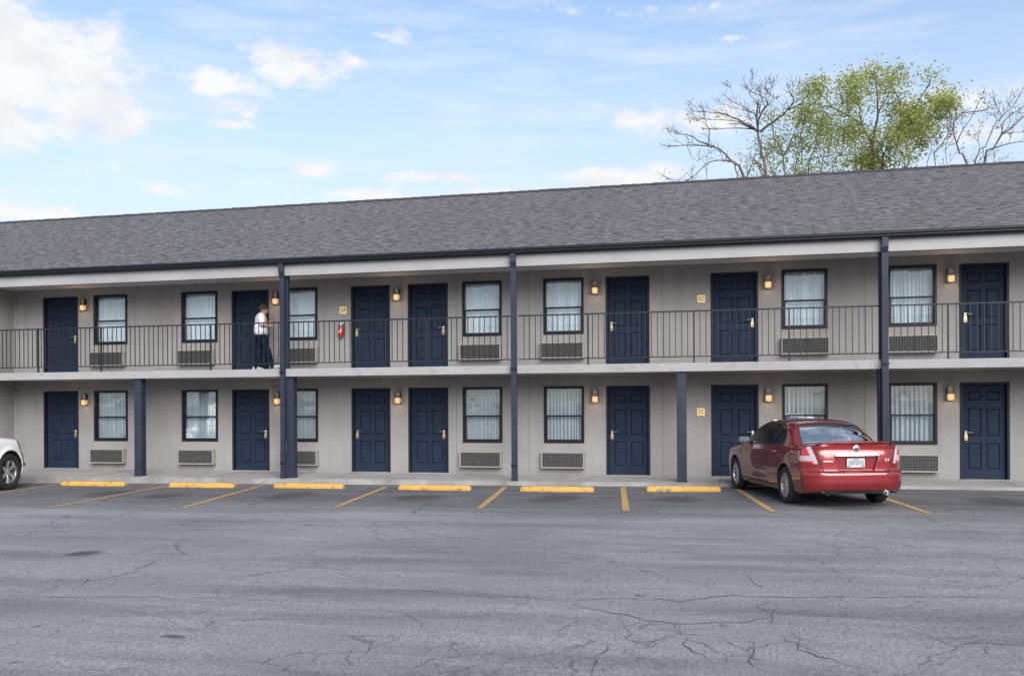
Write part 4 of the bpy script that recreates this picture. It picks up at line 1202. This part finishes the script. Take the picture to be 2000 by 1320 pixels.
# ---------------------------------------------------------------- white sport utility car, mostly outside the frame
def suv():
    L = 4.75; off = (L/2, 0, 0); o_ = -L/2
    Wx = cub([(-.1, .90), (.5, .925), (2.4, .94), (3.8, .935), (4.4, .91), (4.9, .88)])
    Wz = cub([(.2, .92), (.35, .965), (.6, .995), (.85, 1.0), (1.0, .985), (1.1, .955), (1.25, .87)])
    zt = cub([(-.1, 1.15), (3.0, 1.16), (3.4, 1.15), (4.0, 1.10), (4.4, 1.045), (4.6, .97), (4.9, .80)])
    zb = cub([(-.1, .34), (.5, .28), (4.3, .27), (4.9, .34)])
    rf = cub([(.0, 1.3), (.12, 1.55), (.35, 1.72), (1.0, 1.78), (2.2, 1.785), (2.7, 1.72), (3.0, 1.56), (3.5, 1.18), (3.8, 1.0)])
    wb = cub([(0., .86), (1.0, .89), (2.6, .89), (3.5, .84)])
    xf = cub([(.2, 4.60), (.36, 4.70), (.5, 4.75), (.66, 4.74), (.78, 4.68), (.92, 4.62), (1.05, 4.50), (1.3, 4.2)])
    xr = cub([(.2, .12), (.5, .0), (.75, .03), (1.1, .06), (1.8, .30)])
    ax = (.95, 3.83); AR = .425; RR = .378
    def f(x, y, z):
        a = np.abs(y)
        low = smax(a - Wx(x)*Wz(z), z - (zt(x) - .06*(a/.9)**3), .09)
        fr = x - (xf(z) - .08*(a/.9)**2 - .40*(np.maximum(a-.42, 0)/.5)**2.2)
        low = smax(low, xr(z)+.14*(np.maximum(a-.5, 0)/.42)**2.4-x, .06); low = smax(low, fr, .07)
        cab = smax(a - (wb(x) - .38*np.maximum(z-1.12, 0)), z - (rf(x) - .05*(a/.65)**2.2), .1)
        cab = smax(cab, xr(z)-x, .1)
        cab = smax(np.maximum(cab, .8-z), x-3.8, .04)
        d = smin(low, cab, .05)
        for xa in ax:
            rad = np.hypot(x-xa, z-.38)
            # flared lip
            d = d - .022*np.exp(-((rad-AR-.03)/.05)**2)*(a > .7)
            d = smax(d, -np.maximum(rad-AR, .5-a), .025)
        return smax(d, zb(x)-z, .05)
    V, Q, N = surface_nets(f, (-.08, -1.06, .2), (4.84, 1.06, 1.84), .018)
    C = V[Q].mean(1); n = N[Q].mean(1); x, y, z = C.T; a = np.abs(y)
    cls = np.zeros(len(C), int)
    sd = np.abs(n[:, 1]) > .5
    fd = [(2.35, .38), (3.25, .38), (3.30, 1.14), (2.35, 1.16)]; rd = [(1.42, .38), (2.35, .38), (2.35, 1.16), (1.2, 1.16), (1.22, .9)]
    cls[sd & in_poly(x, z, fd) & (y > 0)] = 1; cls[sd & in_poly(x, z, rd) & (y > 0)] = 2; cls[sd & in_poly(x, z, fd) & (y < 0)] = 3; cls[sd & in_poly(x, z, rd) & (y < 0)] = 4
    cls[(x > 3.42) & (n[:, 2] > .5) & (a < .80)] = 5
    cls[(x > 4.28) & (z < .80)] = 6
    g = np.zeros(len(C), bool)
    for p in (fd, rd): g |= sd & near_line(x, z, p+[p[0]], .010)
    g |= sd & near_line(x, z, [(4.26, .48), (4.28, .80), (4.5, .84)], .009)
    g |= near_line(a, x, [(.80, 3.45), (.80, 4.3), (.70, 4.5)], .009) & (n[:, 2] > .3) & (z > .95)
    cls[g] = 7
    cls[(a < .5) & (n[:, 0] > .4) & (z > .62) & (z < .94) & (x > 4.3)] = 8
    cls[(a < .62) & (n[:, 0] > .4) & (z > .36) & (z < .50) & (x > 4.3)] = 8
    hl = (a > .54) & (z > .80+.10*(4.6-x)) & (z < 1.005) & (x > 4.10) & (n[:, 2] < .62)
    cls[hl & (y > 0)] = 9; cls[hl & (y < 0)] = 10
    us = (np.abs(n[:, 1]) > .42) & (z > 1.15)
    gw = [[(2.42, 1.18), (3.25, 1.18), (2.98, 1.45), (2.72, 1.64), (2.42, 1.66)], [(1.42, 1.18), (2.32, 1.18), (2.32, 1.66), (1.42, 1.66)], [(.42, 1.2), (1.32, 1.18), (1.32, 1.66), (.62, 1.64)]]
    for i, p in enumerate(gw):
        cls[us & in_poly(x, z, p) & (y > 0)] = 11+i; cls[us & in_poly(x, z, p) & (y < 0)] = 14+i
    cls[(x > 2.74) & (x < 3.38) & (a < .66) & (z > 1.2) & (n[:, 2] > .2)] = 17
    cls[(x < .35) & (a < .62) & (z > 1.2) & (z < 1.6) & (n[:, 0] < -.3)] = 18
    rm = np.minimum(np.hypot(x-ax[0], z-.38), np.hypot(x-ax[1], z-.38))
    cls[(rm < AR+.004) & (a > .45) & ~(sd & (a > .8) & (rm > AR-.015))] = 19
    cls[(n[:, 2] < -.75) & (z < .45)] = 19
    V = smooth_borders(V, Q, cls)
    root = thing('parked_suv', 'white car cut off by the left edge, only its nose and wheel in view', 'car')
    P = M['suv_paint']
    specs = {0: ('body', P), 1: ('door', P), 2: ('door', P), 3: ('door', P), 4: ('door', P), 5: ('hood', P), 6: ('front_bumper', P), 8: ('front_grille', M['dark_plastic']),
             9: ('headlight', M['lens_amber']), 10: ('headlight', M['lens_amber']), 17: ('windshield', M['car_glass']), 18: ('rear_window', M['car_glass']), 19: ('underbody', M['under_dark'])}
    for k in range(11, 17): specs[k] = ('side_window', M['car_glass'])
    split_parts(V, Q, N, cls, specs, root, off, 7)
    for xa in ax:
        for s in (1, -1): make_wheel(root, xa+o_, s*.81, RR, .235, .238, 6, False)
    MB().box(.6+o_, 3.4+o_, -.75, .75, .7, .78).build('cabin_floor', M['under_dark'], root)
    MB().box(4.60+o_, 4.80+o_, -.62, -.50, .44, .50).box(4.62+o_, 4.79+o_, -.60, -.52, .53, .57).build('tow_hook', M['dark_plastic'], root, bevel=.01)
    u = Vector((-.134, .991, 0)); rn = Vector((u.y, -u.x, 0))
    K = 1.13; root.scale = (K, K, K)
    ct = Vector((-16.17, -3.50, 0)) - rn*.93*K
    c = ct - u*(ax[1]-L/2)*K
    root.location = (c.x, c.y, gz(-17)); root.rotation_euler = (0, 0, math.atan2(u.y, u.x))
suv()

# ---------------------------------------------------------------- the walking man
def person():
    def cap(p, a, b, ra, rb):
        a = np.array(a, float); b = np.array(b, float); d = b-a; l2 = (d*d).sum()
        t = np.clip(((p[0]-a[0])*d[0] + (p[1]-a[1])*d[1] + (p[2]-a[2])*d[2])/l2, 0, 1)
        return np.sqrt((p[0]-a[0]-t*d[0])**2 + (p[1]-a[1]-t*d[1])**2 + (p[2]-a[2]-t*d[2])**2) - (ra+(rb-ra)*t)
    def ell(p, c, r):
        q = np.sqrt(((p[0]-c[0])/r[0])**2 + ((p[1]-c[1])/r[1])**2 + ((p[2]-c[2])/r[2])**2)
        return (q-1)*min(r)
    hipR, knR, anR = (0, -.09, .86), (.16, -.10, .47), (.285, -.10, .095)
    hipL, knL, anL = (-.01, .09, .86), (-.02, .10, .46), (-.13, .10, .085)
    shR, elR, wrR = (.0, -.175, 1.34), (.01, -.225, 1.10), (.17, -.14, 1.10)
    shL, elL, wrL = (.0, .175, 1.34), (.04, .215, 1.10), (.19, .09, 1.17)
    head = (.075, 0., 1.525)
    def torso(p, g=0.):
        d = ell(p, (0.005, 0, 1.20), (.125+g, .175+g, .21+g)); d = smin(d, ell(p, (.0, 0, .97), (.125+g, .165+g, .17+g)), .12)
        d = smin(d, cap(p, (-.01, -.15, 1.335), (-.01, .15, 1.335), .058+g, .058+g), .08)
        return d
    def fingers(p, wr, dirv, s):
        d0 = np.array(dirv, float); d0 /= np.linalg.norm(d0)
        upv = np.array((0, 0, 1.)); sd = np.cross(d0, upv); sd /= np.linalg.norm(sd); pal = np.cross(sd, d0)
        w = np.array(wr)
        d = cap(p, w, w+d0*.05, .030, .034)
        d = smin(d, cap(p, w+d0*.03+pal*.018, w+d0*.075+pal*.018, .019, .016), .02); d = smin(d, cap(p, w+d0*.03-pal*.018, w+d0*.07-pal*.018, .019, .016), .02)
        for i, (k, ln) in enumerate(((.030, .036), (.010, .041), (-.011, .038), (-.030, .030))):
            a0 = w+d0*.078+pal*k; a1 = a0+d0*ln*.9-sd*s*.010; a2 = a1+d0*ln*.35-sd*s*.026
            d = smin(d, cap(p, a0, a1, .0095, .009), .008); d = smin(d, cap(p, a1, a2, .009, .0075), .006)
        t0 = w+d0*.03+pal*.032; t1 = t0+d0*.028+pal*.022-sd*s*.012; t2 = t1+d0*.028+pal*.002-sd*s*.014
        d = smin(d, cap(p, t0, t1, .012, .010), .012); return smin(d, cap(p, t1, t2, .010, .008), .006)
    def foot(p, an, toe, heel, g=0.):
        d = cap(p, heel, toe, .034+g, .026+g); d = smin(d, cap(p, an, heel, .038+g, .035+g), .04)
        return smin(d, cap(p, an, tuple((np.array(heel)*.35+np.array(toe)*.65)), .04+g, .030+g), .05)
    ftR = ((.47, -.11, .125), (.285, -.10, .045)); ftL = ((.06, .115, .036), (-.16, .10, .042))
    def body(x, y, z):
        p = (x, y, z); d = torso(p)
        d = smin(d, cap(p, (.02, 0, 1.34), (.055, 0, 1.46), .056, .050), .05)
        d = smin(d, ell(p, (head[0]-.01, 0, head[2]+.022), (.098, .076, .100)), .03)
        d = smin(d, ell(p, (head[0]+.030, 0, head[2]-.045), (.062, .058, .072)), .03)
        d = smin(d, cap(p, (head[0]+.088, 0, head[2]+.020), (head[0]+.108, 0, head[2]-.018), .009, .015), .015)
        d = smin(d, cap(p, (head[0]+.080, -.018, head[2]-.058), (head[0]+.080, .018, head[2]-.058), .011, .011), .012)
        for s in (1, -1):
            d = smax(d, -(np.sqrt((x-head[0]-.095)**2+(y-s*.032)**2+(z-head[2]-.008)**2)-.014), .018)
            d = smin(d, ell(p, (head[0]-.008, s*.080, head[2]-.005), (.020, .011, .032)), .012)
        for sh, el, wr in ((shR, elR, wrR), (shL, elL, wrL)):
            d = smin(d, cap(p, sh, el, .050, .040), .04); d = smin(d, cap(p, el, wr, .040, .026), .02)
        d = smin(d, fingers(p, wrR, (.19, .06, .05), -1), .02); d = smin(d, fingers(p, wrL, (.18, -.05, .12), 1), .02)
        for hp, kn, an in ((hipR, knR, anR), (hipL, knL, anL)):
            d = smin(d, cap(p, hp, kn, .084, .058), .05); d = smin(d, cap(p, kn, an, .056, .038), .03)
        d = smin(d, foot(p, anR, *ftR), .03); return smin(d, foot(p, anL, *ftL), .03)
    root = thing('person', 'person in dark cap, white shirt, dark jeans and white sneakers walking along the balcony', 'person')
    def piece(name, f, lo, hi, h, m):
        V, Q, N = surface_nets(f, lo, hi, h)
        return np_mesh(name, V, Q, m, root, True, None, N)
    piece('body', body, (-.32, -.34, -.03), (.52, .34, 1.68), .0065, M['skin'])
    for sd_ in (1, -1):
        MB().lathe([(0, .0), (.007, .004), (.007, .012), (0, .015)], 10, 'x', 0, (head[0]+.078, sd_*.032, head[2]+.008)).build('eye', M['dark_plastic'], root)
    def fold(x, y, z, k, A): return A*np.sin(k*z+9*x+4*y)*np.sin(17*x-11*y+5*z)
    def shirt(x, y, z):
        p = (x, y, z); d = torso(p, .025)
        d = smin(d, ell(p, (-.005, 0, .985), (.150, .190, .16)), .08)
        for sh, el in ((shR, elR), (shL, elL)):
            s_ = np.array(sh); e_ = s_+(np.array(el)-s_)*.97
            ax_ = (np.array(el)-s_); ax_ /= np.linalg.norm(ax_)
            cutp = (x-e_[0])*ax_[0]+(y-e_[1])*ax_[1]+(z-e_[2])*ax_[2]
            d = smin(d, smax(cap(p, sh, e_, .070, .080), cutp, .008), .045)
        d = smin(d, cap(p, (.015, 0, 1.37), (.03, 0, 1.405), .068, .064), .03)
        d = smax(d, (.845+.10*(x+.12)) - z, .012)
        d = smax(d, z-1.425, .008)
        return d + fold(x, y, z, 31, .006)
    piece('shirt', shirt, (-.30, -.36, .80), (.34, .36, 1.46), .0075, M['shirt_white'])
    def jeans(x, y, z):
        p = (x, y, z); d = smin(ell(p, (-.005, 0, .92), (.135, .172, .16)), ell(p, (-.03, 0, .86), (.12, .165, .11)), .06)
        for hp, kn, an in ((hipR, knR, anR), (hipL, knL, anL)):
            e = tuple(np.array(an)+np.array((-.005, 0, -.02)))
            d = smin(d, cap(p, hp, kn, .097, .070), .05); d = smin(d, cap(p, kn, e, .070, .056), .03)
        d = smax(d, z-1.0, .01)
        for an, sg in ((anR, -1), (anL, 1)):
            d = np.where(y*sg > 0, smax(d, (an[2]-.055)-z, .01), d)
        return d + fold(x, y, z, 40, .006)
    piece('jeans', jeans, (-.30, -.26, .0), (.40, .26, 1.02), .0075, M['denim'])
    def shoes(x, y, z):
        p = (x, y, z); d = np.minimum(foot(p, anR, *ftR, g=.004), foot(p, anL, *ftL, g=.004))
        d = smax(d, z-np.where(y < 0, .16, .12), .01)
        return smax(d, np.where(y > 0, .0-z, -1.), .008)
    V, Q, N = surface_nets(shoes, (-.28, -.22, -.03), (.54, .24, .20), .0065)
    for s in (1, -1):
        q = Q[(V[Q].mean(1)[:, 1]*s > 0)]; u, inv = np.unique(q.ravel(), return_inverse=True)
        np_mesh('shoe', V[u], inv.reshape(-1, 4), M['shoe_white'], root, True, None, N[u])
    def hat_(x, y, z):
        p = (x, y, z); d = ell(p, (head[0]-.014, 0, head[2]+.030), (.114, .092, .112))
        d = smax(d, (head[2]+.012-.30*(x-head[0])*0 - .02) - z + .35*np.maximum(-(x-head[0]), 0)*-1 + .55*np.maximum(x-head[0]-.02, 0), .012)
        return d + .002*np.sin(90*z)
    piece('cap', hat_, (-.10, -.12, 1.40), (.24, .12, 1.70), .0065, M['cap_brown'])
    root.location = (-11.36, -.62, 2.70); root.rotation_euler = (0, 0, R(34))
person()

# ---------------------------------------------------------------- trees behind the motel
def grow(limbs, Y, seed, r0, sub=1.0, leafy=0, leaf=.16, spread=.35, twig_r=.011, maxlen=2.6, start=.18, foot_x=0.):
    rg = random.Random(seed); tips = []; wood = MB()
    def branch(p, d, L, r, lev):
        n = max(3, int(L/.28)); pts = [p]; q = p; dd = d.copy()
        for i in range(n):
            dd = (dd + Vector((rg.gauss(0, .13), rg.gauss(0, .13), rg.gauss(.035, .10)))).normalized()
            q = q + dd*(L/n); pts.append(q)
        wood.tube(pts, [max(twig_r, r*(1-.75*i/n)) for i in range(n+1)], 5 if lev < 2 else 4, caps=False)
        if lev >= 2 or L < .5: tips.extend(pts[1:])
        if lev < 3 and L > .45:
            k = rg.randint(2, 4) + (1 if lev == 0 else 0)
            for _ in range(int(k*sub+.5)):
                i = rg.randint(max(1, int(n*.25)), n-1); t = (pts[i+1]-pts[i]).normalized()
                o = Vector((rg.gauss(0, 1), rg.gauss(0, .8), rg.gauss(.15, .8))); o = (o - t*o.dot(t)).normalized()
                a = rg.uniform(.45, .95)
                branch(pts[i], (t*math.cos(a)+o*math.sin(a)).normalized(), L*rg.uniform(.32, .62), max(twig_r, r*(1-.75*i/n)*.62), lev+1)
        else: tips.append(q)
    for li, (pix, ra, rb) in enumerate(limbs):
        dep = rg.uniform(-spread, spread)*5; P = []
        for i, (px, py) in enumerate(pix):
            t = i/max(1, len(pix)-1)
            P.append(survey_y(1280+px/2.778, 100+py/2.778, Y + (dep*t if li else 0)))
        if pix[0][1] > 575:
            P.insert(0, Vector((P[0].x*.7+foot_x*.3, Y, 7.5)))
            if li: P.insert(0, Vector((foot_x, Y, 5.)))
        # smooth the limb
        S = []
        for i in range(len(P)-1):
            a = P[max(0, i-1)]; b = P[i]; c = P[i+1]; d = P[min(len(P)-1, i+2)]
            m = max(2, int((c-b).length/.3))
            for k in range(m):
                t = k/m
                S.append(.5*((2*b) + (c-a)*t + (2*a-5*b+4*c-d)*t*t + (3*b-a-3*c+d)*t**3) + Vector((rg.gauss(0, .02), rg.gauss(0, .02), rg.gauss(0, .02))))
        S.append(P[-1]); n = len(S)
        rads = [ra+(rb-ra)*i/(n-1) for i in range(n)]
        rads = [max(twig_r, .52*q) for q in rads]; wood.tube(S, rads, 7, caps=False)
        for i in range(n):
            if i > n*start and rg.random() < .42*sub:
                t = (S[min(i+1, n-1)]-S[i-1]).normalized()
                o = Vector((rg.gauss(0, 1), rg.gauss(0, .8), rg.gauss(.25, .8))); o = (o - t*o.dot(t)).normalized(); a = rg.uniform(.5, 1.0)
                branch(S[i], (t*math.cos(a)+o*math.sin(a)).normalized(), rg.uniform(.35, 1.)*maxlen*(1-.5*i/n), max(twig_r, rads[i]*.5), 1)
        branch(S[-1], (S[-1]-S[-2]).normalized(), maxlen*.45, max(twig_r, rb), 1)
    return wood, tips

def tree(name, label, limbs, Y, seed, barkm, foot, leafm=None, leafn=0, leaf=.16, cluster=.28, low=.10, **kw):
    limbs = [([(x, y + max(0, 430-y)*low) for x, y in pix], ra, rb) for pix, ra, rb in limbs]
    root_p = survey_y(1280+foot[0]/2.778, 100+foot[1]/2.778, Y)
    root = thing(name, label, 'tree', (root_p.x, Y, gz(root_p.x)))
    wood, tips = grow(limbs, Y, seed, .2, foot_x=root_p.x, **kw)
    wood.tube([(root_p.x, Y, gz(root_p.x)-.1), (root_p.x+.05, Y, 4.), (root_p.x, Y, 7.6)], [limbs[0][1]*.9, limbs[0][1]*.65, limbs[0][1]*.53], 9)
    off = Vector(root.location)
    wood.v = [tuple(Vector(p)-off) for p in wood.v]
    wood.build('trunk', barkm, root, smooth=True)
    if leafm:
        rg = np.random.default_rng(seed); T = np.array([tuple(p) for p in tips])
        w = np.exp(rg.normal(0, .55, len(T))); idx = rg.choice(len(T), leafn, p=w/w.sum())
        c = T[idx] + rg.normal(0, cluster, (leafn, 3))*np.array([1, 1, .75]) - np.array(off)
        nrm = rg.normal(0, 1, (leafn, 3)); nrm[:, 2] = np.abs(nrm[:, 2])+.3; nrm /= np.linalg.norm(nrm, axis=1)[:, None]
        a = np.cross(nrm, rg.normal(0, 1, (leafn, 3))); a /= np.linalg.norm(a, axis=1)[:, None]; b_ = np.cross(nrm, a)
        s = leaf*rg.uniform(.55, 1.25, (leafn, 1))
        Vv = np.stack([c-a*s, c+b_*s*.45+nrm*s*.12, c+a*s, c-b_*s*.45+nrm*s*.12], 1).reshape(-1, 3)
        np_mesh('crown', Vv, np.arange(leafn*4).reshape(-1, 4), leafm, root, False)
    return root
BP = M['bark']
tree('bare_tree', 'tall leafless tree with upswept thin branches left of the green trees behind the roof', [
    ([(600, 665), (575, 560), (560, 470), (553, 400), (550, 330)], .19, .05), ([(565, 440), (610, 390), (670, 330), (720, 270), (750, 200), (745, 165)], .10, .025),
    ([(720, 270), (790, 220), (825, 160)], .05, .018), ([(558, 440), (556, 350), (580, 280), (610, 220), (600, 180), (545, 140)], .085, .02), ([(565, 300), (560, 220), (515, 150)], .06, .018),
    ([(550, 430), (480, 370), (420, 325), (350, 300), (265, 280)], .085, .02), ([(545, 425), (470, 380), (430, 350), (300, 345)], .06, .018), ([(535, 420), (440, 405), (345, 415)], .05, .018),
    ([(552, 320), (510, 270), (435, 215)], .05, .018), ([(610, 220), (640, 180), (620, 140)], .035, .016)], 14, 5, BP, (600, 665), low=.32, sub=1.25, maxlen=1.6, twig_r=.0062, spread=.3)
tree('bare_tree', 'low leafless tree with arching boughs at the left end of the row behind the roof', [
    ([(480, 675), (430, 610), (380, 560), (310, 520), (210, 510), (120, 515)], .15, .025), ([(310, 520), (240, 490), (170, 450), (130, 450)], .06, .02), ([(285, 510), (290, 430), (275, 380)], .045, .018),
    ([(440, 640), (400, 600), (340, 590), (270, 620), (205, 680)], .10, .025), ([(200, 680), (140, 690), (70, 690)], .03, .015), ([(270, 615), (220, 600), (190, 560)], .03, .015)],
    13, 9, BP, (480, 675), M['leaf_pale'], 260, .05, .15, sub=1.2, maxlen=1.5, twig_r=.0062, spread=.2)
tree('leafy_tree', 'low bushy green tree behind the roof between the bare tree and the tallest green tree', [
    ([(700, 660), (690, 580), (660, 500), (640, 440)], .12, .03), ([(760, 660), (765, 560), (790, 460), (800, 400)], .12, .03), ([(830, 655), (850, 560), (880, 470), (900, 400)], .12, .03),
    ([(900, 650), (930, 560), (960, 480)], .10, .03), ([(640, 665), (610, 600), (600, 540)], .08, .025), ([(700, 560), (740, 480), (760, 420)], .06, .02), ([(960, 640), (1000, 560), (1020, 500)], .08, .02)],
    15, 21, M['bark_pale'], (760, 660), M['leaf_green'], 15500, .060, .36, sub=1.0, maxlen=1.8, twig_r=.008, spread=.35, start=.05)
tree('leafy_tree', 'tallest spring green tree with several trunks and yellowish leaves behind the roof', [
    ([(1185, 628), (1170, 500), (1120, 400), (1060, 330), (960, 270), (900, 170)], .20, .03), ([(1175, 520), (1200, 400), (1210, 300), (1205, 190), (1200, 110)], .12, .03), ([(1230, 620), (1250, 540), (1330, 400), (1400, 270), (1470, 130)], .16, .03),
    ([(1400, 270), (1480, 230), (1560, 200)], .06, .02), ([(1120, 400), (1110, 280), (1090, 170), (1080, 110)], .07, .02), ([(1330, 400), (1330, 280), (1300, 150)], .07, .02), ([(1210, 300), (1260, 200), (1280, 110)], .06, .02),
    ([(1120, 620), (1120, 500), (1040, 430), (960, 390)], .09, .025), ([(1250, 540), (1320, 500), (1400, 420)], .06, .02), ([(960, 270), (890, 250), (830, 200)], .04, .02), ([(1060, 330), (960, 320), (860, 290)], .05, .02), ([(1210, 560), (1260, 450), (1290, 370)], .07, .02)],
    16, 33, M['bark_pale'], (1185, 628), M['leaf_yellow'], 15500, .068, .29, low=.24, sub=1.1, maxlen=1.25, twig_r=.008, spread=.5, start=.38)
tree('leafy_tree', 'slender sparsely leafed tree just right of the tallest green tree', [
    ([(1365, 625), (1420, 520), (1470, 430), (1500, 345)], .09, .025), ([(1420, 520), (1390, 440), (1400, 370)], .05, .02), ([(1470, 430), (1540, 380), (1580, 330)], .04, .018), ([(1480, 610), (1500, 540), (1480, 470)], .05, .02), ([(1320, 625), (1340, 560), (1320, 500)], .05, .02)],
    14.5, 44, BP, (1365, 625), M['leaf_green'], 3600, .07, .2, sub=.9, maxlen=1.4, twig_r=.008, spread=.3, start=.1)
tree('bare_tree', 'reddish leafless tree with forked branches right of the green trees', [
    ([(1690, 600), (1650, 560), (1635, 500), (1615, 400), (1640, 350), (1710, 320)], .10, .022), ([(1635, 500), (1680, 420), (1740, 300)], .05, .018), ([(1520, 608), (1510, 560), (1560, 500), (1590, 440)], .06, .018), ([(1615, 420), (1590, 360), (1600, 310)], .035, .016), ([(1580, 600), (1575, 520), (1600, 460)], .04, .016)],
    14, 52, M['bark_red'], (1690, 600), M['leaf_pale'], 500, .05, .15, sub=1.2, maxlen=1.4, twig_r=.0062, spread=.3)
tree('bare_tree', 'dark leafless tree leaning to the right at the right end of the row', [
    ([(1785, 592), (1830, 530), (1880, 450), (1960, 390), (2020, 320)], .13, .03), ([(1735, 596), (1790, 520), (1820, 430), (1880, 350), (1850, 280)], .10, .022), ([(1880, 350), (1930, 300), (1950, 270)], .04, .018), ([(1880, 450), (1890, 380), (1980, 300)], .05, .018), ([(1830, 530), (1920, 500), (2010, 490)], .05, .018),
    ([(1860, 480), (1900, 440), (1990, 440)], .04, .016)],
    14, 63, BP, (1785, 592), M['leaf_pale'], 420, .05, .2, sub=1.2, maxlen=1.5, twig_r=.0062, spread=.3)

# ---------------------------------------------------------------- sky, sun, camera
def az_el(x, y):
    d = ray(x, y); return math.degrees(math.atan2(d.x, d.y)), math.degrees(math.atan2(d.z, math.hypot(d.x, d.y)))
SUN_EL, SUN_AZ = 31., 151.   # azimuth clockwise from +Y
w = bpy.data.worlds.new('World'); scene.world = w
w.use_nodes = True
class WT(NT):
    def __init__(s, w): s.t = w.node_tree; s.t.nodes.clear()
t = WT(w)
sky = t.n('ShaderNodeTexSky', sky_type='NISHITA', sun_disc=False, sun_elevation=R(SUN_EL), sun_rotation=R(SUN_AZ), air_density=1.0, dust_density=.8, ozone_density=1.2, altitude=200)
gen = t.n('ShaderNodeTexCoord').outputs['Generated']
sp = t.n('ShaderNodeSeparateXYZ'); t.l(gen, sp.inputs[0])
az = t.math('MULTIPLY', t.math('ARCTAN2', sp.outputs[0], sp.outputs[1]), 180/math.pi)
el = t.math('MULTIPLY', t.math('ARCSINE', sp.outputs[2]), 180/math.pi)
cv = t.n('ShaderNodeCombineXYZ'); t.l(t.math('MULTIPLY', az, .05), cv.inputs[0]); t.l(t.math('MULTIPLY', el, .085), cv.inputs[1])
warp = t.n('ShaderNodeTexNoise'); warp.inputs['Scale'].default_value = 3.2; warp.inputs['Detail'].default_value = 3; t.l(cv.outputs[0], warp.inputs['Vector'])
va = t.n('ShaderNodeVectorMath', operation='MULTIPLY_ADD'); t.l(warp.outputs['Color'], va.inputs[0]); va.inputs[1].default_value = (.12, .08, 0); t.l(cv.outputs[0], va.inputs[2])
fbm = t.noise(va.outputs[0], 5.5, 13, .66)
fine = t.math('MULTIPLY', t.math('SUBTRACT', fbm, .5), 2.3)
blobs = [(50, 110, 180, 85, 1.0), (110, 190, 150, 60, .95), (30, 245, 110, 45, .9), (225, 252, 50, 26, .85), (190, 60, 60, 30, .5), (560, 128, 85, 36, 1.0), (435, 165, 90, 26, .9), (465, 205, 60, 24, .75), (455, 243, 60, 12, .55),
         (690, 122, 40, 12, .5), (590, 186, 22, 8, .5), (320, 374, 60, 12, .6), (60, 418, 150, 22, .75), (610, 330, 60, 14, .5), (850, 345, 120, 14, .6), (700, 385, 160, 16, .65), (30, 310, 60, 14, .5), (150, 320, 80, 16, .5),
         (1210, 350, 110, 26, .9), (1330, 232, 130, 30, .75), (1880, 190, 120, 24, .6), (1450, 75, 120, 10, .4), (1250, 20, 260, 16, .38), (700, 66, 120, 12, .40), (1170, 207, 60, 10, .4), (1950, 260, 90, 24, .7), (930, 380, 160, 16, .55)]
tot = None
for (px, py, rx, ry, amp) in blobs:
    A, E_ = az_el(px, py); sa, se = rx/33., ry/32.
    u_ = t.math('DIVIDE', t.math('SUBTRACT', az, A), sa); v_ = t.math('DIVIDE', t.math('SUBTRACT', el, E_), se)
    q = t.math('ADD', t.math('MULTIPLY', u_, u_), t.math('MULTIPLY', v_, v_))
    g = t.math('MULTIPLY', t.math('POWER', 2.71828, t.math('MULTIPLY', q, -.75)), amp)
    tot = g if tot is None else t.math('MAXIMUM', tot, g)
dens = t.rng(t.math('ADD', tot, fine), .30, .70)
cl_view = t.math('MULTIPLY', dens, t.math('GREATER_THAN', tot, .02))
# scattered clouds over the rest of the sky (seen in the panes)
rest = t.rng(t.noise(t.mapping(gen, (1, 1, 2.2)), 2.6, 9, .6), .50, .66)
away = t.rng(t.math('ABSOLUTE', t.math('ADD', az, 13.)), 36., 60.)
high = t.rng(el, 27., 45.)
cl_rest = t.math('MULTIPLY', rest, t.math('MAXIMUM', away, high))
cirrus = t.math('MULTIPLY', t.rng(t.noise(t.mapping(va.outputs[0], (.8, 3.4, 1)), 2.6, 8, .6), .43, .76), .48)
cloud = t.math('MAXIMUM', t.math('MAXIMUM', cl_view, cl_rest), cirrus)
skyc = sky.outputs[0]
haze = t.rng(el, 8., 24., .80, .10)
pale = t.mix(haze, skyc, (3.15, 3.46, 3.98))
shade = t.ramp(t.noise(va.outputs[0], 7, 6), [(.30, (3.55, 3.66, 3.92)), (.56, (4.16, 4.18, 4.22))])
final = t.mix(cloud, pale, shade)
bg = t.n('ShaderNodeBackground'); bg.inputs[1].default_value = .076; t.l(final, bg.inputs[0])
out = t.n('ShaderNodeOutputWorld'); t.l(bg.outputs[0], out.inputs[0])
w.cycles.sampling_method = 'MANUAL'; w.cycles.sample_map_resolution = 1024

sd = bpy.data.lights.new('sun', 'SUN'); sd.energy = 2.0; sd.angle = R(50); sd.color = (1., .965, .93)
so = link(bpy.data.objects.new('sun', sd)); so.location = (0, -10, 40)
dirv = Vector((math.sin(R(SUN_AZ))*math.cos(R(SUN_EL)), math.cos(R(SUN_AZ))*math.cos(R(SUN_EL)), math.sin(R(SUN_EL))))
so.rotation_euler = dirv.to_track_quat('Z', 'Y').to_euler()

cam = bpy.data.cameras.new('camera'); co = link(bpy.data.objects.new('camera', cam)); scene.camera = co
cam.sensor_width = 36.; cam.lens = 1800/2000*36.; cam.shift_y = (788.05-660)/2000.; cam.clip_end = 3000; cam.clip_start = .1
m3 = Matrix((rt2, up2, -fw)).transposed()
co.matrix_world = Matrix.Translation(CL) @ m3.to_4x4()
cam.dof.use_dof = True; cam.dof.focus_distance = 21.; cam.dof.aperture_fstop = 3.2
scene.view_settings.view_transform = 'Standard'; scene.view_settings.look = 'None'; scene.view_settings.gamma = 1.; scene.view_settings.use_curve_mapping = False
scene.view_settings.exposure = 1.6
scene.cycles.max_bounces = 8; scene.cycles.transparent_max_bounces = 16
